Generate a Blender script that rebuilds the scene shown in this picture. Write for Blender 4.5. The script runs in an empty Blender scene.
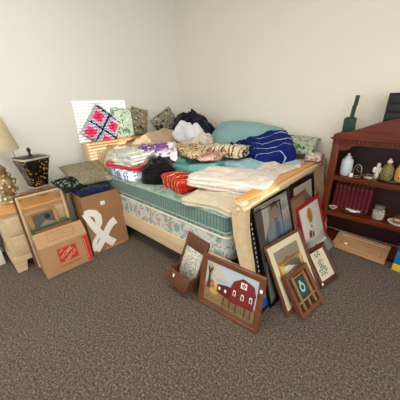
import bpy, bmesh, math, random
from mathutils import Vector, Matrix, noise
R = math.radians
PI = math.pi
random.seed(4)
COL = bpy.context.scene.collection
WX, WY = -3.05, 2.90          # left wall and far wall of the corner

# ------------------------------------------------------------------ materials
def lin(c):
    if isinstance(c, str):
        c = tuple(int(c[i:i+2], 16)/255 for i in (0, 2, 4))
    return tuple((v/12.92 if v <= .04045 else ((v+.055)/1.055)**2.4) for v in c) + (1.0,)

MC = {}
class NT:
    def __init__(s, name, rough=.8, spec=.3):
        s.m = bpy.data.materials.new(name); s.m.use_nodes = True
        s.t = s.m.node_tree; s.n = s.t.nodes; s.l = s.t.links
        s.b = s.n['Principled BSDF']
        s.b.inputs['Roughness'].default_value = rough
        s.b.inputs['Specular IOR Level'].default_value = spec
        s.tc = s.n.new('ShaderNodeTexCoord')
    def mapping(s, scale=(1, 1, 1), rot=(0, 0, 0), loc=(0, 0, 0), src='Object'):
        m = s.n.new('ShaderNodeMapping')
        m.inputs['Scale'].default_value = scale; m.inputs['Rotation'].default_value = rot
        m.inputs['Location'].default_value = loc
        s.l.new(s.tc.outputs[src], m.inputs['Vector']); return m.outputs[0]
    def noise(s, vec, scale, detail=3, rough=.5):
        n = s.n.new('ShaderNodeTexNoise'); n.inputs['Scale'].default_value = scale
        n.inputs['Detail'].default_value = detail; n.inputs['Roughness'].default_value = rough
        s.l.new(vec, n.inputs['Vector']); return n
    def voro(s, vec, scale, feature='F1'):
        n = s.n.new('ShaderNodeTexVoronoi'); n.inputs['Scale'].default_value = scale
        n.feature = feature; s.l.new(vec, n.inputs['Vector']); return n
    def ramp(s, fac, stops, const=False):
        r = s.n.new('ShaderNodeValToRGB'); e = r.color_ramp.elements
        if const: r.color_ramp.interpolation = 'CONSTANT'
        while len(e) < len(stops): e.new(.5)
        for k, (p, c) in enumerate(stops):
            e[k].position = p; e[k].color = lin(c)
        s.l.new(fac, r.inputs[0]); return r.outputs[0]
    def mix(s, fac, a, b, mode='MIX'):
        m = s.n.new('ShaderNodeMix'); m.data_type = 'RGBA'; m.blend_type = mode
        for sock, v in ((m.inputs[0], fac), (m.inputs[6], a), (m.inputs[7], b)):
            if isinstance(v, (int, float)): sock.default_value = v
            elif isinstance(v, (str, tuple)): sock.default_value = lin(v)
            else: s.l.new(v, sock)
        return m.outputs[2]
    def math(s, op, a, b=None, c=None):
        m = s.n.new('ShaderNodeMath'); m.operation = op
        for i, v in enumerate((a, b, c)):
            if v is None: continue
            if isinstance(v, (int, float)): m.inputs[i].default_value = v
            else: s.l.new(v, m.inputs[i])
        return m.outputs[0]
    def color(s, c):
        if isinstance(c, (str, tuple)): s.b.inputs['Base Color'].default_value = lin(c)
        else: s.l.new(c, s.b.inputs['Base Color'])
    def bump(s, h, strength=.3, dist=.005):
        b = s.n.new('ShaderNodeBump'); b.inputs['Strength'].default_value = strength
        b.inputs['Distance'].default_value = dist
        s.l.new(h, b.inputs['Height']); s.l.new(b.outputs[0], s.b.inputs['Normal'])

def plain(name, c, rough=.7, spec=.3, metal=0, var=.06, vs=9):
    if name in MC: return MC[name]
    t = NT(name, rough, spec); t.b.inputs['Metallic'].default_value = metal
    v = t.mapping(); n = t.noise(v, vs)
    t.color(t.mix(var*2, c, n.outputs['Color'], 'SOFT_LIGHT'))
    MC[name] = t.m; return t.m

def wood(name, c1, c2, rough=.4, axis='x', scale=6, spec=.4):
    if name in MC: return MC[name]
    t = NT(name, rough, spec)
    sc = {'x': (1, 9, 9), 'y': (9, 1, 9), 'z': (9, 9, 1)}[axis]
    v = t.mapping(sc); n = t.noise(v, scale, 4, .6)
    t.color(t.ramp(n.outputs['Fac'], [(.3, c1), (.7, c2)])); t.bump(n.outputs['Fac'], .1, .002)
    MC[name] = t.m; return t.m

def fabric(name, c, rough=.95, weave=160, var=.12):
    if name in MC: return MC[name]
    t = NT(name, rough, .1); v = t.mapping()
    n = t.noise(v, 7, 4); w = t.noise(v, weave, 2)
    t.color(t.mix(var, c, n.outputs['Color'], 'SOFT_LIGHT')); t.bump(w.outputs['Fac'], .35, .003)
    t.b.inputs['Sheen Weight'].default_value = .15
    MC[name] = t.m; return t.m

def print_fabric(name, base, cols, scale=14, dens=.5, rough=.9, distort=.6):
    """cloth printed with blotches of several colours on a base"""
    if name in MC: return MC[name]
    t = NT(name, rough, .1); v0 = t.mapping()
    nz = t.noise(v0, scale*.8, 2)
    v = t.mix(distort*.12, v0, nz.outputs['Color'], 'ADD')
    cur = base if not isinstance(base, str) else lin(base)
    cur = None
    for k, c in enumerate(cols):
        m = t.n.new('ShaderNodeMapping'); t.l.new(v, m.inputs[0]); m.inputs['Location'].default_value = (k*3.7, k*1.3, k*2.1)
        vo = t.voro(m.outputs[0], scale*(1+.35*k))
        f = t.math('LESS_THAN', vo.outputs['Distance'], dens*(.9-.12*k)*.75)
        f2 = t.n.new('ShaderNodeSeparateColor'); t.l.new(vo.outputs['Color'], f2.inputs[0])
        pick = t.math('GREATER_THAN', f2.outputs[0], .35)
        f = t.math('MULTIPLY', f, pick)
        cur = t.mix(f, base if cur is None else cur, c)
    t.color(cur); w = t.noise(v0, 150, 2); t.bump(w.outputs['Fac'], .3, .003)
    MC[name] = t.m; return t.m

def stripe_fabric(name, stops, axis=0, period=.1, warp=.0, second=None, rot=0):
    """stops: constant ramp over one period; second: (stops, axis, period) multiplied in (plaids)"""
    if name in MC: return MC[name]
    t = NT(name, .9, .1); v0 = t.mapping(rot=(0, 0, rot))
    if warp:
        nz = t.noise(v0, 6, 2); v0 = t.mix(warp, v0, nz.outputs['Color'], 'ADD')
    def one(stops, axis, period):
        sx = t.n.new('ShaderNodeSeparateXYZ'); t.l.new(v0, sx.inputs[0])
        f = t.math('FRACT', t.math('DIVIDE', t.math('ADD', sx.outputs[axis], 50.0), period))
        return t.ramp(f, stops, True)
    c = one(stops, axis, period)
    if second: c = t.mix(1.0, c, one(*second), 'MULTIPLY')
    t.color(c); w = t.noise(t.mapping(), 150, 2); t.bump(w.outputs['Fac'], .3, .003)
    MC[name] = t.m; return t.m

# ------------------------------------------------------------------ object helpers
def tag(o, label, cat, group=None, kind=None):
    if label: o['label'] = label
    if cat: o['category'] = cat
    if group: o['group'] = group
    if kind: o['kind'] = kind
    return o

def empty(name, loc, label, cat, group=None, M=None):
    o = bpy.data.objects.new(name, None); COL.objects.link(o)
    o.empty_display_size = .05
    if M is not None: o.matrix_world = M
    else: o.location = loc
    return tag(o, label, cat, group)

def link(name, bm, mats, parent=None, loc=None, smooth=True, angle=35, recalc=True):
    me = bpy.data.meshes.new(name)
    if recalc: bmesh.ops.recalc_face_normals(bm, faces=bm.faces)
    bm.to_mesh(me); bm.free()
    if not isinstance(mats, (list, tuple)): mats = [mats]
    for m in mats: me.materials.append(m)
    o = bpy.data.objects.new(name, me); COL.objects.link(o)
    if parent: o.parent = parent
    if loc is not None: o.location = loc
    if smooth:
        me.polygons.foreach_set('use_smooth', [True]*len(me.polygons))
        me.set_sharp_from_angle(angle=R(angle))
    return o

def box(bm, a, b, bev=0, mi=0):
    """axis aligned box between corners, edges bevelled"""
    c = [(a[i]+b[i])/2 for i in range(3)]; d = [abs(b[i]-a[i]) for i in range(3)]
    t = bmesh.new(); bmesh.ops.create_cube(t, size=1)
    for v in t.verts: v.co = Vector((v.co.x*d[0]+c[0], v.co.y*d[1]+c[1], v.co.z*d[2]+c[2]))
    if bev > 0:
        bmesh.ops.bevel(t, geom=t.edges[:], offset=min(bev, min(d)*.45), segments=2, affect='EDGES', profile=.6)
    merge(bm, t, mi)

def merge(bm, t, mi=0, M=None):
    vm = {}
    for v in t.verts: vm[v] = bm.verts.new(M @ v.co if M is not None else v.co)
    for f in t.faces:
        try:
            nf = bm.faces.new([vm[v] for v in f.verts]); nf.material_index = mi if mi is not None else f.material_index
        except ValueError: pass
    t.free()

def prism(bm, pts, a, b, axis='y', mi=0, bev=0):
    """polygon pts (2D) extruded from a to b along axis. y: pts=(x,z), x: pts=(y,z), z: pts=(x,y)"""
    def P(p, q):
        return {'y': (p[0], q, p[1]), 'x': (q, p[0], p[1]), 'z': (p[0], p[1], q)}[axis]
    t = bmesh.new()
    A = [t.verts.new(P(p, a)) for p in pts]; B = [t.verts.new(P(p, b)) for p in pts]
    n = len(pts); t.faces.new(A); t.faces.new(B[::-1])
    for i in range(n): t.faces.new([A[i], B[i], B[(i+1) % n], A[(i+1) % n]])
    bmesh.ops.recalc_face_normals(t, faces=t.faces)
    if bev: bmesh.ops.bevel(t, geom=t.edges[:], offset=bev, segments=2, affect='EDGES')
    bmesh.ops.triangulate(t, faces=[f for f in t.faces if len(f.verts) > 4])
    merge(bm, t, mi)

def tube(bm, pts, r, seg=8, closed=False, mi=0):
    pts = [Vector(p) for p in pts]; n = len(pts); rings = []
    rr = r if isinstance(r, (list, tuple)) else [r]*n
    up = Vector((0, 0, 1)); last = None
    for i, p in enumerate(pts):
        if closed: d = pts[(i+1) % n]-pts[i-1]
        else: d = pts[min(i+1, n-1)]-pts[max(i-1, 0)]
        d.normalize()
        if last is None:
            x = d.cross(up)
            if x.length < .1: x = d.cross(Vector((1, 0, 0)))
        else: x = last-d*last.dot(d)
        x.normalize(); last = x; y = d.cross(x)
        rings.append([bm.verts.new(p+(x*math.cos(2*PI*k/seg)+y*math.sin(2*PI*k/seg))*rr[i]) for k in range(seg)])
    m = n if closed else n-1
    for i in range(m):
        A, B = rings[i], rings[(i+1) % n]
        for k in range(seg):
            f = bm.faces.new([A[k], A[(k+1) % seg], B[(k+1) % seg], B[k]]); f.material_index = mi
    if not closed:
        f = bm.faces.new(rings[0]); f.material_index = mi
        f = bm.faces.new(rings[-1][::-1]); f.material_index = mi

def lathe(bm, prof, seg=28, c=(0, 0, 0), mi=0, cap=True, sq=None, twist=0):
    """profile (r,z) revolved; sq gives squareness exponent"""
    rings = []
    for j, (r, z) in enumerate(prof):
        ring = []
        for k in range(seg):
            a = 2*PI*k/seg; x, y = math.cos(a), math.sin(a)
            if sq:
                s = (abs(x)**sq+abs(y)**sq)**(-1/sq); x *= s; y *= s
            ring.append(bm.verts.new((c[0]+x*r, c[1]+y*r, c[2]+z)))
        rings.append(ring)
    for A, B in zip(rings, rings[1:]):
        for k in range(seg):
            f = bm.faces.new([A[k], A[(k+1) % seg], B[(k+1) % seg], B[k]]); f.material_index = mi
    if cap:
        f = bm.faces.new(rings[0][::-1]); f.material_index = mi
        f = bm.faces.new(rings[-1]); f.material_index = mi

def ball(bm, c, r, s=(1, 1, 1), mi=0, seg=16):
    t = bmesh.new(); bmesh.ops.create_uvsphere(t, u_segments=seg, v_segments=seg//2, radius=r)
    for v in t.verts: v.co = Vector((v.co.x*s[0]+c[0], v.co.y*s[1]+c[1], v.co.z*s[2]+c[2]))
    merge(bm, t, mi)

def fr(p, seed, freq):
    return noise.fractal(Vector(p)*freq+Vector((seed*7.3, seed*3.1, seed*1.7)), 1.0, 2.0, 3)
def ridge(p, seed, freq):
    return 1-abs(noise.noise(Vector(p)*freq+Vector((seed*5.3, seed*2.1, seed*9.7))))*2.2

def softbox(name, c, dims, yaw, mats, label=None, cat=None, group=None, e=6, layers=0, amp=.008, freq=9, seed=1,
            tilt=(0, 0), cuts=32, matfn=None, groove=.035, parent=None, sag=0, warp=.8):
    """folded cloth / cushiony block: base centre at c, dims L,W,H"""
    bm = bmesh.new(); bmesh.ops.create_cube(bm, size=2)
    bmesh.ops.subdivide_edges(bm, edges=bm.edges[:], cuts=cuts, use_grid_fill=True)
    hx, hy, hz = dims[0]/2, dims[1]/2, dims[2]/2
    for v in bm.verts:
        p = v.co.copy()
        if layers:
            s = (abs(p.x)**(e+4)+abs(p.y)**(e+4)+abs(p.z)**(e*2))**(-1/(e+4))
            s = min(s, 1)
            p *= s
            f = ((p.z+1)/2*layers) % 1; f = min(f, 1-f)
            g = math.exp(-(f/.14)**2)*groove*(1 if abs(p.z) < .97 else 0)
            lay = int((v.co.z+1)/2*layers*.999)
            off = (noise.noise(Vector((lay*3.3+.5, seed*2.2, .4)))*.12, noise.noise(Vector((lay*1.3+.3, seed*4.2, 5.6)))*.16)
            p.x = p.x*(1-g)+off[0]*(abs(p.x) > .6)*.5; p.y = p.y*(1-g*1.4)+off[1]*(abs(p.y) > .6)*.6
        else:
            p *= (abs(p.x)**e+abs(p.y)**e+abs(p.z)**e)**(-1/e)
        q = Vector((p.x*hx, p.y*hy, p.z*hz))
        n = Vector((p.x/hx, p.y/hy, p.z/hz)).normalized()
        qa = Vector((q.x*(.45 if seed % 2 else 1), q.y*(1 if seed % 2 else .45), q.z*.6))
        d = fr(q, seed, freq)*amp+ridge(q, seed, freq*.6)*amp*.7+(ridge(qa, seed+4, freq*2.1)-.4)*amp*.75*min(warp, 1)
        q += n*d*(1 if p.z > -.85 else .15)
        if warp:
            n1 = noise.noise(Vector((q.x*3.1+seed*4.1, q.y*3.1, seed))); n2 = noise.noise(Vector((q.x*2.6, q.y*2.6+seed*3.3, seed+8)))
            q.z = (q.z+hz)*(1+warp*.55*n1)-hz; q.x += warp*.07*n2; q.y += warp*.06*n1
        if sag: q.z -= sag*(q.x/hx)**2*hz
        q.z = max(q.z+hz, 0)
        v.co = q
    if matfn:
        for f in bm.faces:
            m = f.calc_center_median(); f.material_index = matfn(m.x/hx, m.y/hy, m.z/(2*hz))
    o = link(name, bm, mats, parent, smooth=True, angle=75)
    o.matrix_world = Matrix.Translation(c) @ Matrix.Rotation(R(yaw), 4, 'Z') @ Matrix.Rotation(R(tilt[0]), 4, 'X') @ Matrix.Rotation(R(tilt[1]), 4, 'Y')
    if label: tag(o, label, cat, group)
    return o

def heap(name, c, rx, ry, h, yaw, mats, label, cat, group=None, seed=1, amp=.03, freq=7, power=2.4, irr=.16):
    """crumpled cloth thrown in a heap"""
    bm = bmesh.new(); NR, NA = 44, 96; rings = []
    for i in range(NR+1):
        t = i/NR
        ring = []
        for k in range(NA if i else 1):
            a = 2*PI*k/NA
            rad = 1+irr*noise.noise(Vector((math.cos(a)*1.6+seed*3, math.sin(a)*1.6, seed)))*2
            # top part of the profile then steep skirt
            r = t
            z = h*max(0, (1-r**power))**(.6)
            x, y = math.cos(a)*r*rx*rad, math.sin(a)*r*ry*rad
            q = Vector((x, y, z))
            w = ridge(q, seed, freq)*amp+fr(q, seed+3, freq*2)*amp*.6+(ridge(Vector((q.x, q.y*.5, 0)), seed+6, freq*2.3)-.4)*amp*.6
            edge = min(1, (1-t)*6+.15)
            q.z = max(0, z+w*edge) if t < 1 else 0
            q.x += fr(q, seed+9, freq)*amp*.7*edge; q.y += fr(q, seed+17, freq)*amp*.7*edge
            ring.append(bm.verts.new(q))
        rings.append(ring)
    for k in range(NA): bm.faces.new([rings[0][0], rings[1][k], rings[1][(k+1) % NA]])
    for A, B in zip(rings[1:], rings[2:]):
        for k in range(NA): bm.faces.new([A[k], B[k], B[(k+1) % NA], A[(k+1) % NA]])
    bm.faces.new(rings[-1][::-1])
    o = link(name, bm, mats, smooth=True, angle=80)
    o.location = c; o.rotation_euler = (0, 0, R(yaw))
    return tag(o, label, cat, group)

def pillow(name, c, w, hgt, th, M, mats, label, cat, group=None, seed=1, amp=.006, e=3, pinch=.07, parent=None):
    """pillow in its own XZ plane, thickness along y, centred on c, turned by matrix M"""
    bm = bmesh.new(); N = 30; sides = []
    for s in (-1, 1):
        g = []
        for i in range(N+1):
            row = []
            for j in range(N+1):
                u, v = i/N*2-1, j/N*2-1
                T = (max(0, 1-abs(u)**e)*max(0, 1-abs(v)**e))**.55
                x = u*w/2*(1-pinch*(1-v*v)); z = v*hgt/2*(1-pinch*(1-u*u))
                y = s*th/2*T
                q = Vector((x, y, z)); d = fr(q, seed+s, 9)*amp+ridge(q, seed, 6)*amp
                row.append(bm.verts.new(q+Vector((0, s*d*T, 0))))
            g.append(row)
        sides.append(g)
    for s, g in enumerate(sides):
        for i in range(N):
            for j in range(N):
                f = [g[i][j], g[i+1][j], g[i+1][j+1], g[i][j+1]]
                bm.faces.new(f if s else f[::-1])
    bmesh.ops.remove_doubles(bm, verts=bm.verts, dist=1e-5)
    o = link(name, bm, mats, parent, smooth=True, angle=80)
    o.matrix_world = Matrix.Translation(c) @ M
    if label: tag(o, label, cat, group)
    return o

def rot(yaw=0, lean=0, roll=0):
    return Matrix.Rotation(R(yaw), 4, 'Z') @ Matrix.Rotation(R(-lean), 4, 'X') @ Matrix.Rotation(R(roll), 4, 'Y')

def text_mesh(s, size, spacing=1.0):
    cu = bpy.data.curves.new('txt', 'FONT'); cu.body = s; cu.size = size; cu.space_character = spacing
    cu.align_x = 'CENTER'; cu.align_y = 'CENTER'; cu.offset = size*.012
    o = bpy.data.objects.new('txt', cu); COL.objects.link(o)
    dg = bpy.context.evaluated_depsgraph_get()
    me = bpy.data.meshes.new_from_object(o.evaluated_get(dg))
    bpy.data.objects.remove(o)
    bm = bmesh.new(); bm.from_mesh(me); bpy.data.meshes.remove(me); return bm

def art(name, shapes, parent, y=0, texts=(), step=.0004):
    """flat artwork in the local XZ plane facing -y: every shape a polygon of its own colour, layered"""
    bm = bmesh.new(); mats = []
    def idx(m):
        if m not in mats: mats.append(m)
        return mats.index(m)
    for k, (m, pts) in enumerate(shapes):
        t = bmesh.new(); vs = [t.verts.new((p[0], y-k*step, p[1])) for p in pts]; t.faces.new(vs)
        bmesh.ops.triangulate(t, faces=t.faces[:]); merge(bm, t, idx(m))
    for k, (m, s, size, u, v, ang, sx) in enumerate(texts):
        t = text_mesh(s, size)
        M = Matrix.Translation((u, y-(len(shapes)+k+1)*step, v)) @ Matrix.Rotation(R(-ang), 4, 'Y') @ Matrix.Rotation(PI/2, 4, 'X') @ Matrix.Scale(sx, 4, (1, 0, 0))
        merge(bm, t, idx(m), M)
    me = bpy.data.meshes.new(name); 
    bm.to_mesh(me); bm.free()
    for m in mats: me.materials.append(m)
    o = bpy.data.objects.new(name, me); COL.objects.link(o); o.parent = parent
    return o

def rect(u0, v0, u1, v1): return [(u0, v0), (u1, v0), (u1, v1), (u0, v1)]
def disc(u, v, r, n=18, sv=1): return [(u+r*math.cos(2*PI*k/n), v+r*sv*math.sin(2*PI*k/n)) for k in range(n)]
def stroke(pts, w):
    L, Rr = [], []; n = len(pts)
    for i in range(n):
        a = pts[max(i-1, 0)]; b = pts[min(i+1, n-1)]
        d = Vector((b[0]-a[0], b[1]-a[1])).normalized(); ww = (w[i] if isinstance(w, list) else w)/2
        L.append((pts[i][0]-d.y*ww, pts[i][1]+d.x*ww)); Rr.append((pts[i][0]+d.y*ww, pts[i][1]-d.x*ww))
    return L+Rr[::-1]

def thick(m, pts, w):
    out = []
    for i, (a, b) in enumerate(zip(pts, pts[1:])):
        wa, wb = w[i]/2, w[i+1]/2; d = Vector((b[0]-a[0], b[1]-a[1])).normalized(); n = (-d.y, d.x)
        out.append((m, [(a[0]+n[0]*wa, a[1]+n[1]*wa), (b[0]+n[0]*wb, b[1]+n[1]*wb), (b[0]-n[0]*wb, b[1]-n[1]*wb), (a[0]-n[0]*wa, a[1]-n[1]*wa)]))
        if 0 < i: out.append((m, disc(a[0], a[1], wa, 16)))
    return out

def ring_frame(bm, W, H, prof, mi=0):
    """mitred picture frame moulding. prof: list of (inset, y) from outer back over the face to inner back"""
    rings = []
    for ins, y in prof:
        rings.append([bm.verts.new(p) for p in ((ins, y, ins), (W-ins, y, ins), (W-ins, y, H-ins), (ins, y, H-ins))])
    n = len(rings)
    for i in range(n):
        A, B = rings[i], rings[(i+1) % n]
        for k in range(4):
            f = bm.faces.new([A[k], A[(k+1) % 4], B[(k+1) % 4], B[k]]); f.material_index = mi

GLASS = None
def glass_mat():
    global GLASS
    if GLASS: return GLASS
    m = bpy.data.materials.new('picture_glass'); m.use_nodes = True; t = m.node_tree; t.nodes.clear()
    o = t.nodes.new('ShaderNodeOutputMaterial'); mx = t.nodes.new('ShaderNodeMixShader')
    a = t.nodes.new('ShaderNodeBsdfTransparent'); b = t.nodes.new('ShaderNodeBsdfGlossy'); f = t.nodes.new('ShaderNodeFresnel')
    f.inputs['IOR'].default_value = 1.33; b.inputs['Roughness'].default_value = .04
    t.links.new(f.outputs[0], mx.inputs[0]); t.links.new(a.outputs[0], mx.inputs[1]); t.links.new(b.outputs[0], mx.inputs[2])
    t.links.new(mx.outputs[0], o.inputs[0]); GLASS = m; return m

def leaning_frame(name, label, cat, bl, yaw, lean, W, H, fw, th, fmat, shapes=None, texts=(), matw=0, matc=None,
                  z0=0, glass=False, inner=None, profile=None, group=None, backing=True, roll=0, artname='picture'):
    zz = z0+th*math.sin(R(lean))+.001
    root = empty(name, None, label, cat, group, M=Matrix.Translation((bl[0], bl[1], zz)) @ rot(yaw, lean, roll))
    bm = bmesh.new()
    ring_frame(bm, W, H, profile or [(0, th), (0, .004), (.004, 0), (fw*.35, .0), (fw*.55, .004), (fw*.85, .005), (fw, .009), (fw, th)])
    f = link('frame', bm, fmat, root, smooth=False)
    if inner:
        iw, im = inner; bm = bmesh.new()
        t = bmesh.new(); ring_frame(t, W-2*fw, H-2*fw, [(0, th*.9), (0, .005), (iw*.5, .003), (iw, .008), (iw, th*.9)])
        merge(bm, t, 0, Matrix.Translation((fw, 0, fw))); link('inner_moulding', bm, im, root, smooth=False); fw += iw
    if backing:
        bm = bmesh.new(); box(bm, (fw-.004, th*.72, fw-.004), (W-fw+.004, th*.92, H-fw+.004)); link('backing', bm, plain('card_back', '6b5a45', .9), root, smooth=False)
    if matw:
        bm = bmesh.new(); t = bmesh.new(); w2 = W-2*fw; h2 = H-2*fw
        ring_frame(t, w2, h2, [(0, th*.70), (0, th*.55), (matw, th*.55), (matw+.003, th*.70)])
        merge(bm, t, 0, Matrix.Translation((fw, 0, fw))); link('mat_board', bm, matc, root, smooth=False)
    if shapes: art(artname, shapes, root, y=th*.71, texts=texts, step=.0002)
    if glass:
        bm = bmesh.new(); vs = [bm.verts.new(p) for p in ((fw, th*.42, fw), (W-fw, th*.42, fw), (W-fw, th*.42, H-fw), (fw, th*.42, H-fw))]
        bm.faces.new(vs); link('glass_pane', bm, glass_mat(), root, smooth=False, recalc=False)
    return root

def price_tag(parent, u, v, w=.018, h=.024, y=-.001):
    bm = bmesh.new(); box(bm, (u-w/2, y-.001, v-h/2), (u+w/2, y, v+h/2))
    o = link('price_tag', bm, plain('tag_white', 'f4f1e8', .6), parent, smooth=False); o['label'] = 'small white price sticker'
    return o

# ================================================================== SETTING
def wall_material(name, c):
    t = NT(name, .9, .15); v = t.mapping()
    n = t.noise(v, 1.3, 3); n2 = t.noise(v, 90, 3)
    t.color(t.mix(.05, c, n.outputs['Color'], 'SOFT_LIGHT')); t.bump(n2.outputs['Fac'], .12, .002); return t.m
WALLM = wall_material('painted_wall', 'efe8d8')
WALLC = wall_material('cool_painted_wall', 'f0f1ea')  # cool daylight on the left wall, put into its colour

def carpet():
    t = NT('speckled_carpet', 1, .05); v = t.mapping()
    n = t.noise(v, 80, 4, .8)
    base = t.ramp(n.outputs['Fac'], [(.30, '1e1814'), (.42, '4d4138'), (.52, '736558'), (.61, '9a8b7b'), (.70, 'c6b6a3')])
    vo = t.voro(v, 130); s = t.n.new('ShaderNodeSeparateColor'); t.l.new(vo.outputs['Color'], s.inputs[0])
    red = t.math('GREATER_THAN', s.outputs[0], .86); blu = t.math('GREATER_THAN', s.outputs[1], .86)
    c = t.mix(t.math('MULTIPLY', red, .25), base, '7e4f47'); c = t.mix(t.math('MULTIPLY', blu, .4), c, '48505a')
    lg = t.noise(v, 1.7, 3); c = t.mix(.13, c, lg.outputs['Color'], 'SOFT_LIGHT')
    t.color(c); b = t.noise(v, 140, 3, .8); t.bump(b.outputs['Fac'], 1.0, .014)
    t.b.inputs['Sheen Weight'].default_value = .1
    return t.m

def struct(name, bm, m):
    o = link(name, bm, m, smooth=False); o['kind'] = 'structure'; return o
EX, SY, CZ = 2.3, -3.0, 3.0
bm = bmesh.new(); box(bm, (WX-.1, SY-.1, -.1), (EX+.1, WY+.1, 0)); struct('floor', bm, carpet())
bm = bmesh.new(); box(bm, (WX-.1, SY-.1, CZ), (EX+.1, WY+.1, CZ+.1)); struct('ceiling', bm, plain('ceiling_white', 'e8e6df', .9))
bm = bmesh.new(); box(bm, (WX-.1, SY-.1, 0), (WX, WY+.1, CZ)); struct('wall_left', bm, WALLC)
bm = bmesh.new(); box(bm, (WX, WY, 0), (EX+.1, WY+.1, CZ)); struct('wall_back', bm, WALLM)
# wall on the right with the low sun window
wy0, wy1, wz0, wz1 = .68, 1.37, 1.12, 2.03
bm = bmesh.new()
for a, b in (((EX, SY-.1, 0), (EX+.1, -1.95, CZ)), ((EX, -.60, 0), (EX+.1, wy0, CZ)), ((EX, -1.95, 0), (EX+.1, -.60, .9)), ((EX, -1.95, 2.2), (EX+.1, -.60, CZ)), ((EX, wy1, 0), (EX+.1, WY, CZ)), ((EX, wy0, 0), (EX+.1, wy1, wz0)), ((EX, wy0, wz1), (EX+.1, wy1, CZ))): box(bm, a, b)
struct('wall_right', bm, WALLM)
bm = bmesh.new()
for a, b in (((EX-.02, wy0-.05, wz0-.05), (EX+.0, wy0, wz1+.05)), ((EX-.02, wy1, wz0-.05), (EX, wy1+.05, wz1+.05)), ((EX-.02, wy0, wz1), (EX, wy1, wz1+.05)), ((EX-.04, wy0, wz0-.05), (EX, wy1, wz0))): box(bm, a, b, .004)
struct('window_1', bm, plain('white_trim', 'efece4', .5))
bm = bmesh.new(); nsl = 26
for k in range(nsl):
    z = wz0+.02+k*(wz1-wz0-.03)/nsl
    prism(bm, [(EX-.055, z-.0085), (EX-.054, z-.0095), (EX-.030, z+.0085), (EX-.031, z+.0095)], wy0+.01, wy1-.27, 'y')
struct('window_2_blind', bm, plain('white_trim', 'efece4', .5))
bpy.data.objects['window_2_blind'].name = 'window_2'  # slats of the blind on the sun window, not a window
# wall behind the camera with a wide shop window
bm = bmesh.new(); sx0, sx1, sz0, sz1 = -2.4, 1.9, .5, 2.5
for a, b in (((WX, SY-.1, 0), (sx0, SY, CZ)), ((sx1, SY-.1, 0), (EX, SY, CZ)), ((sx0, SY-.1, 0), (sx1, SY, sz0)), ((sx0, SY-.1, sz1), (sx1, SY, CZ))): box(bm, a, b)
struct('wall_front', bm, WALLM)
bm = bmesh.new()
for x in (sx0, -.98, .45, sx1-.05): box(bm, (x, SY-.07, sz0), (x+.05, SY-.02, sz1), .004)
for z in (sz0, sz1-.05): box(bm, (sx0, SY-.07, z), (sx1, SY-.02, z+.05), .004)
struct('window_3', bm, plain('white_trim', 'efece4', .5))
bm = bmesh.new()
for a, b in (((-2.0, -1.95), (.85, 2.25)), ((-.60, -.55), (.85, 2.25)), ((-1.30, -1.25), (.85, 2.25)), ((-2.0, -.55), (.85, .90)), ((-2.0, -.55), (2.20, 2.25))): box(bm, (EX-.02, a[0], b[0]), (EX, a[1], b[1]), .004)
struct('window_4', bm, plain('white_trim', 'efece4', .5))  # unseen second side window, added to bring light from the right
for nm, y, z, sy, sz, e in (('side_window_daylight', -1.275, 1.55, 1.3, 1.25, 34), ('sun_window_daylight', 1.02, 1.58, .66, .88, 16)):  # the first is fill light for the added window, brightening the leaning frames
    L = bpy.data.lights.new(nm, 'AREA'); L.shape = 'RECTANGLE'; L.size = sz; L.size_y = sy; L.energy = e; L.color = (.96, .98, 1)
    lo = bpy.data.objects.new(nm, L); COL.objects.link(lo); lo.location = (EX-.07, y, z); lo.rotation_euler = (0, PI/2, 0)
def em(name, c, s):
    m = bpy.data.materials.new(name); m.use_nodes = True; b = m.node_tree.nodes['Principled BSDF']
    b.inputs['Base Color'].default_value = lin(c); b.inputs['Emission Color'].default_value = lin(c); b.inputs['Emission Strength'].default_value = s; return m
DIFF = em('lit_diffuser', 'fff6e6', 2.5)
for i, (x, y) in enumerate(((-1.2, .2), (1.0, .2), (-.1, -1.7))):
    r = empty('ceiling_light', (x, y, CZ), 'flat white rectangular ceiling light panel with a lit diffuser', 'ceiling light', 'ceiling light panels')
    bm = bmesh.new(); t = bmesh.new(); ring_frame(t, 1.2, .6, [(0, 0), (0, .03), (.03, .03), (.03, 0)])
    merge(bm, t, 0, Matrix.Translation((-.6, -.3, 0)) @ Matrix.Rotation(-PI/2, 4, 'X') @ Matrix.Scale(-1, 4, (0, 0, 1)))
    link('light_frame', bm, plain('white_trim', 'efece4', .5), r, smooth=False)
    bm = bmesh.new(); box(bm, (-.57, -.27, -.02), (.57, .27, -.005)); link('diffuser', bm, DIFF, r, smooth=False)
    L = bpy.data.lights.new('panel_lamp', 'AREA'); L.shape = 'RECTANGLE'; L.size = 1.1; L.size_y = .5; L.energy = 23; L.color = (1, .95, .88)
    lo = bpy.data.objects.new('panel_lamp', L); COL.objects.link(lo); lo.parent = r; lo.location = (0, 0, -.035)
# daylight through the shop window
L = bpy.data.lights.new('window_daylight', 'AREA'); L.shape = 'RECTANGLE'; L.size = 4.2; L.size_y = 1.9; L.energy = 26; L.color = (.93, .96, 1)
lo = bpy.data.objects.new('window_daylight', L); COL.objects.link(lo); lo.location = (-.25, SY+.02, 1.5); lo.rotation_euler = (PI/2, 0, 0)
# low sun through the side window
S = bpy.data.lights.new('sun', 'SUN'); S.energy = 5.0; S.angle = R(.12); S.color = (1, .93, .82)
so = bpy.data.objects.new('sun', S); COL.objects.link(so)
so.rotation_euler = Vector((-1, .10, -.10)).to_track_quat('-Z', 'Y').to_euler()
W = bpy.data.worlds.new('world'); bpy.context.scene.world = W; W.use_nodes = True
bg = W.node_tree.nodes['Background']; bg.inputs[0].default_value = (.75, .85, 1, 1); bg.inputs[1].default_value = 1.2

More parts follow.
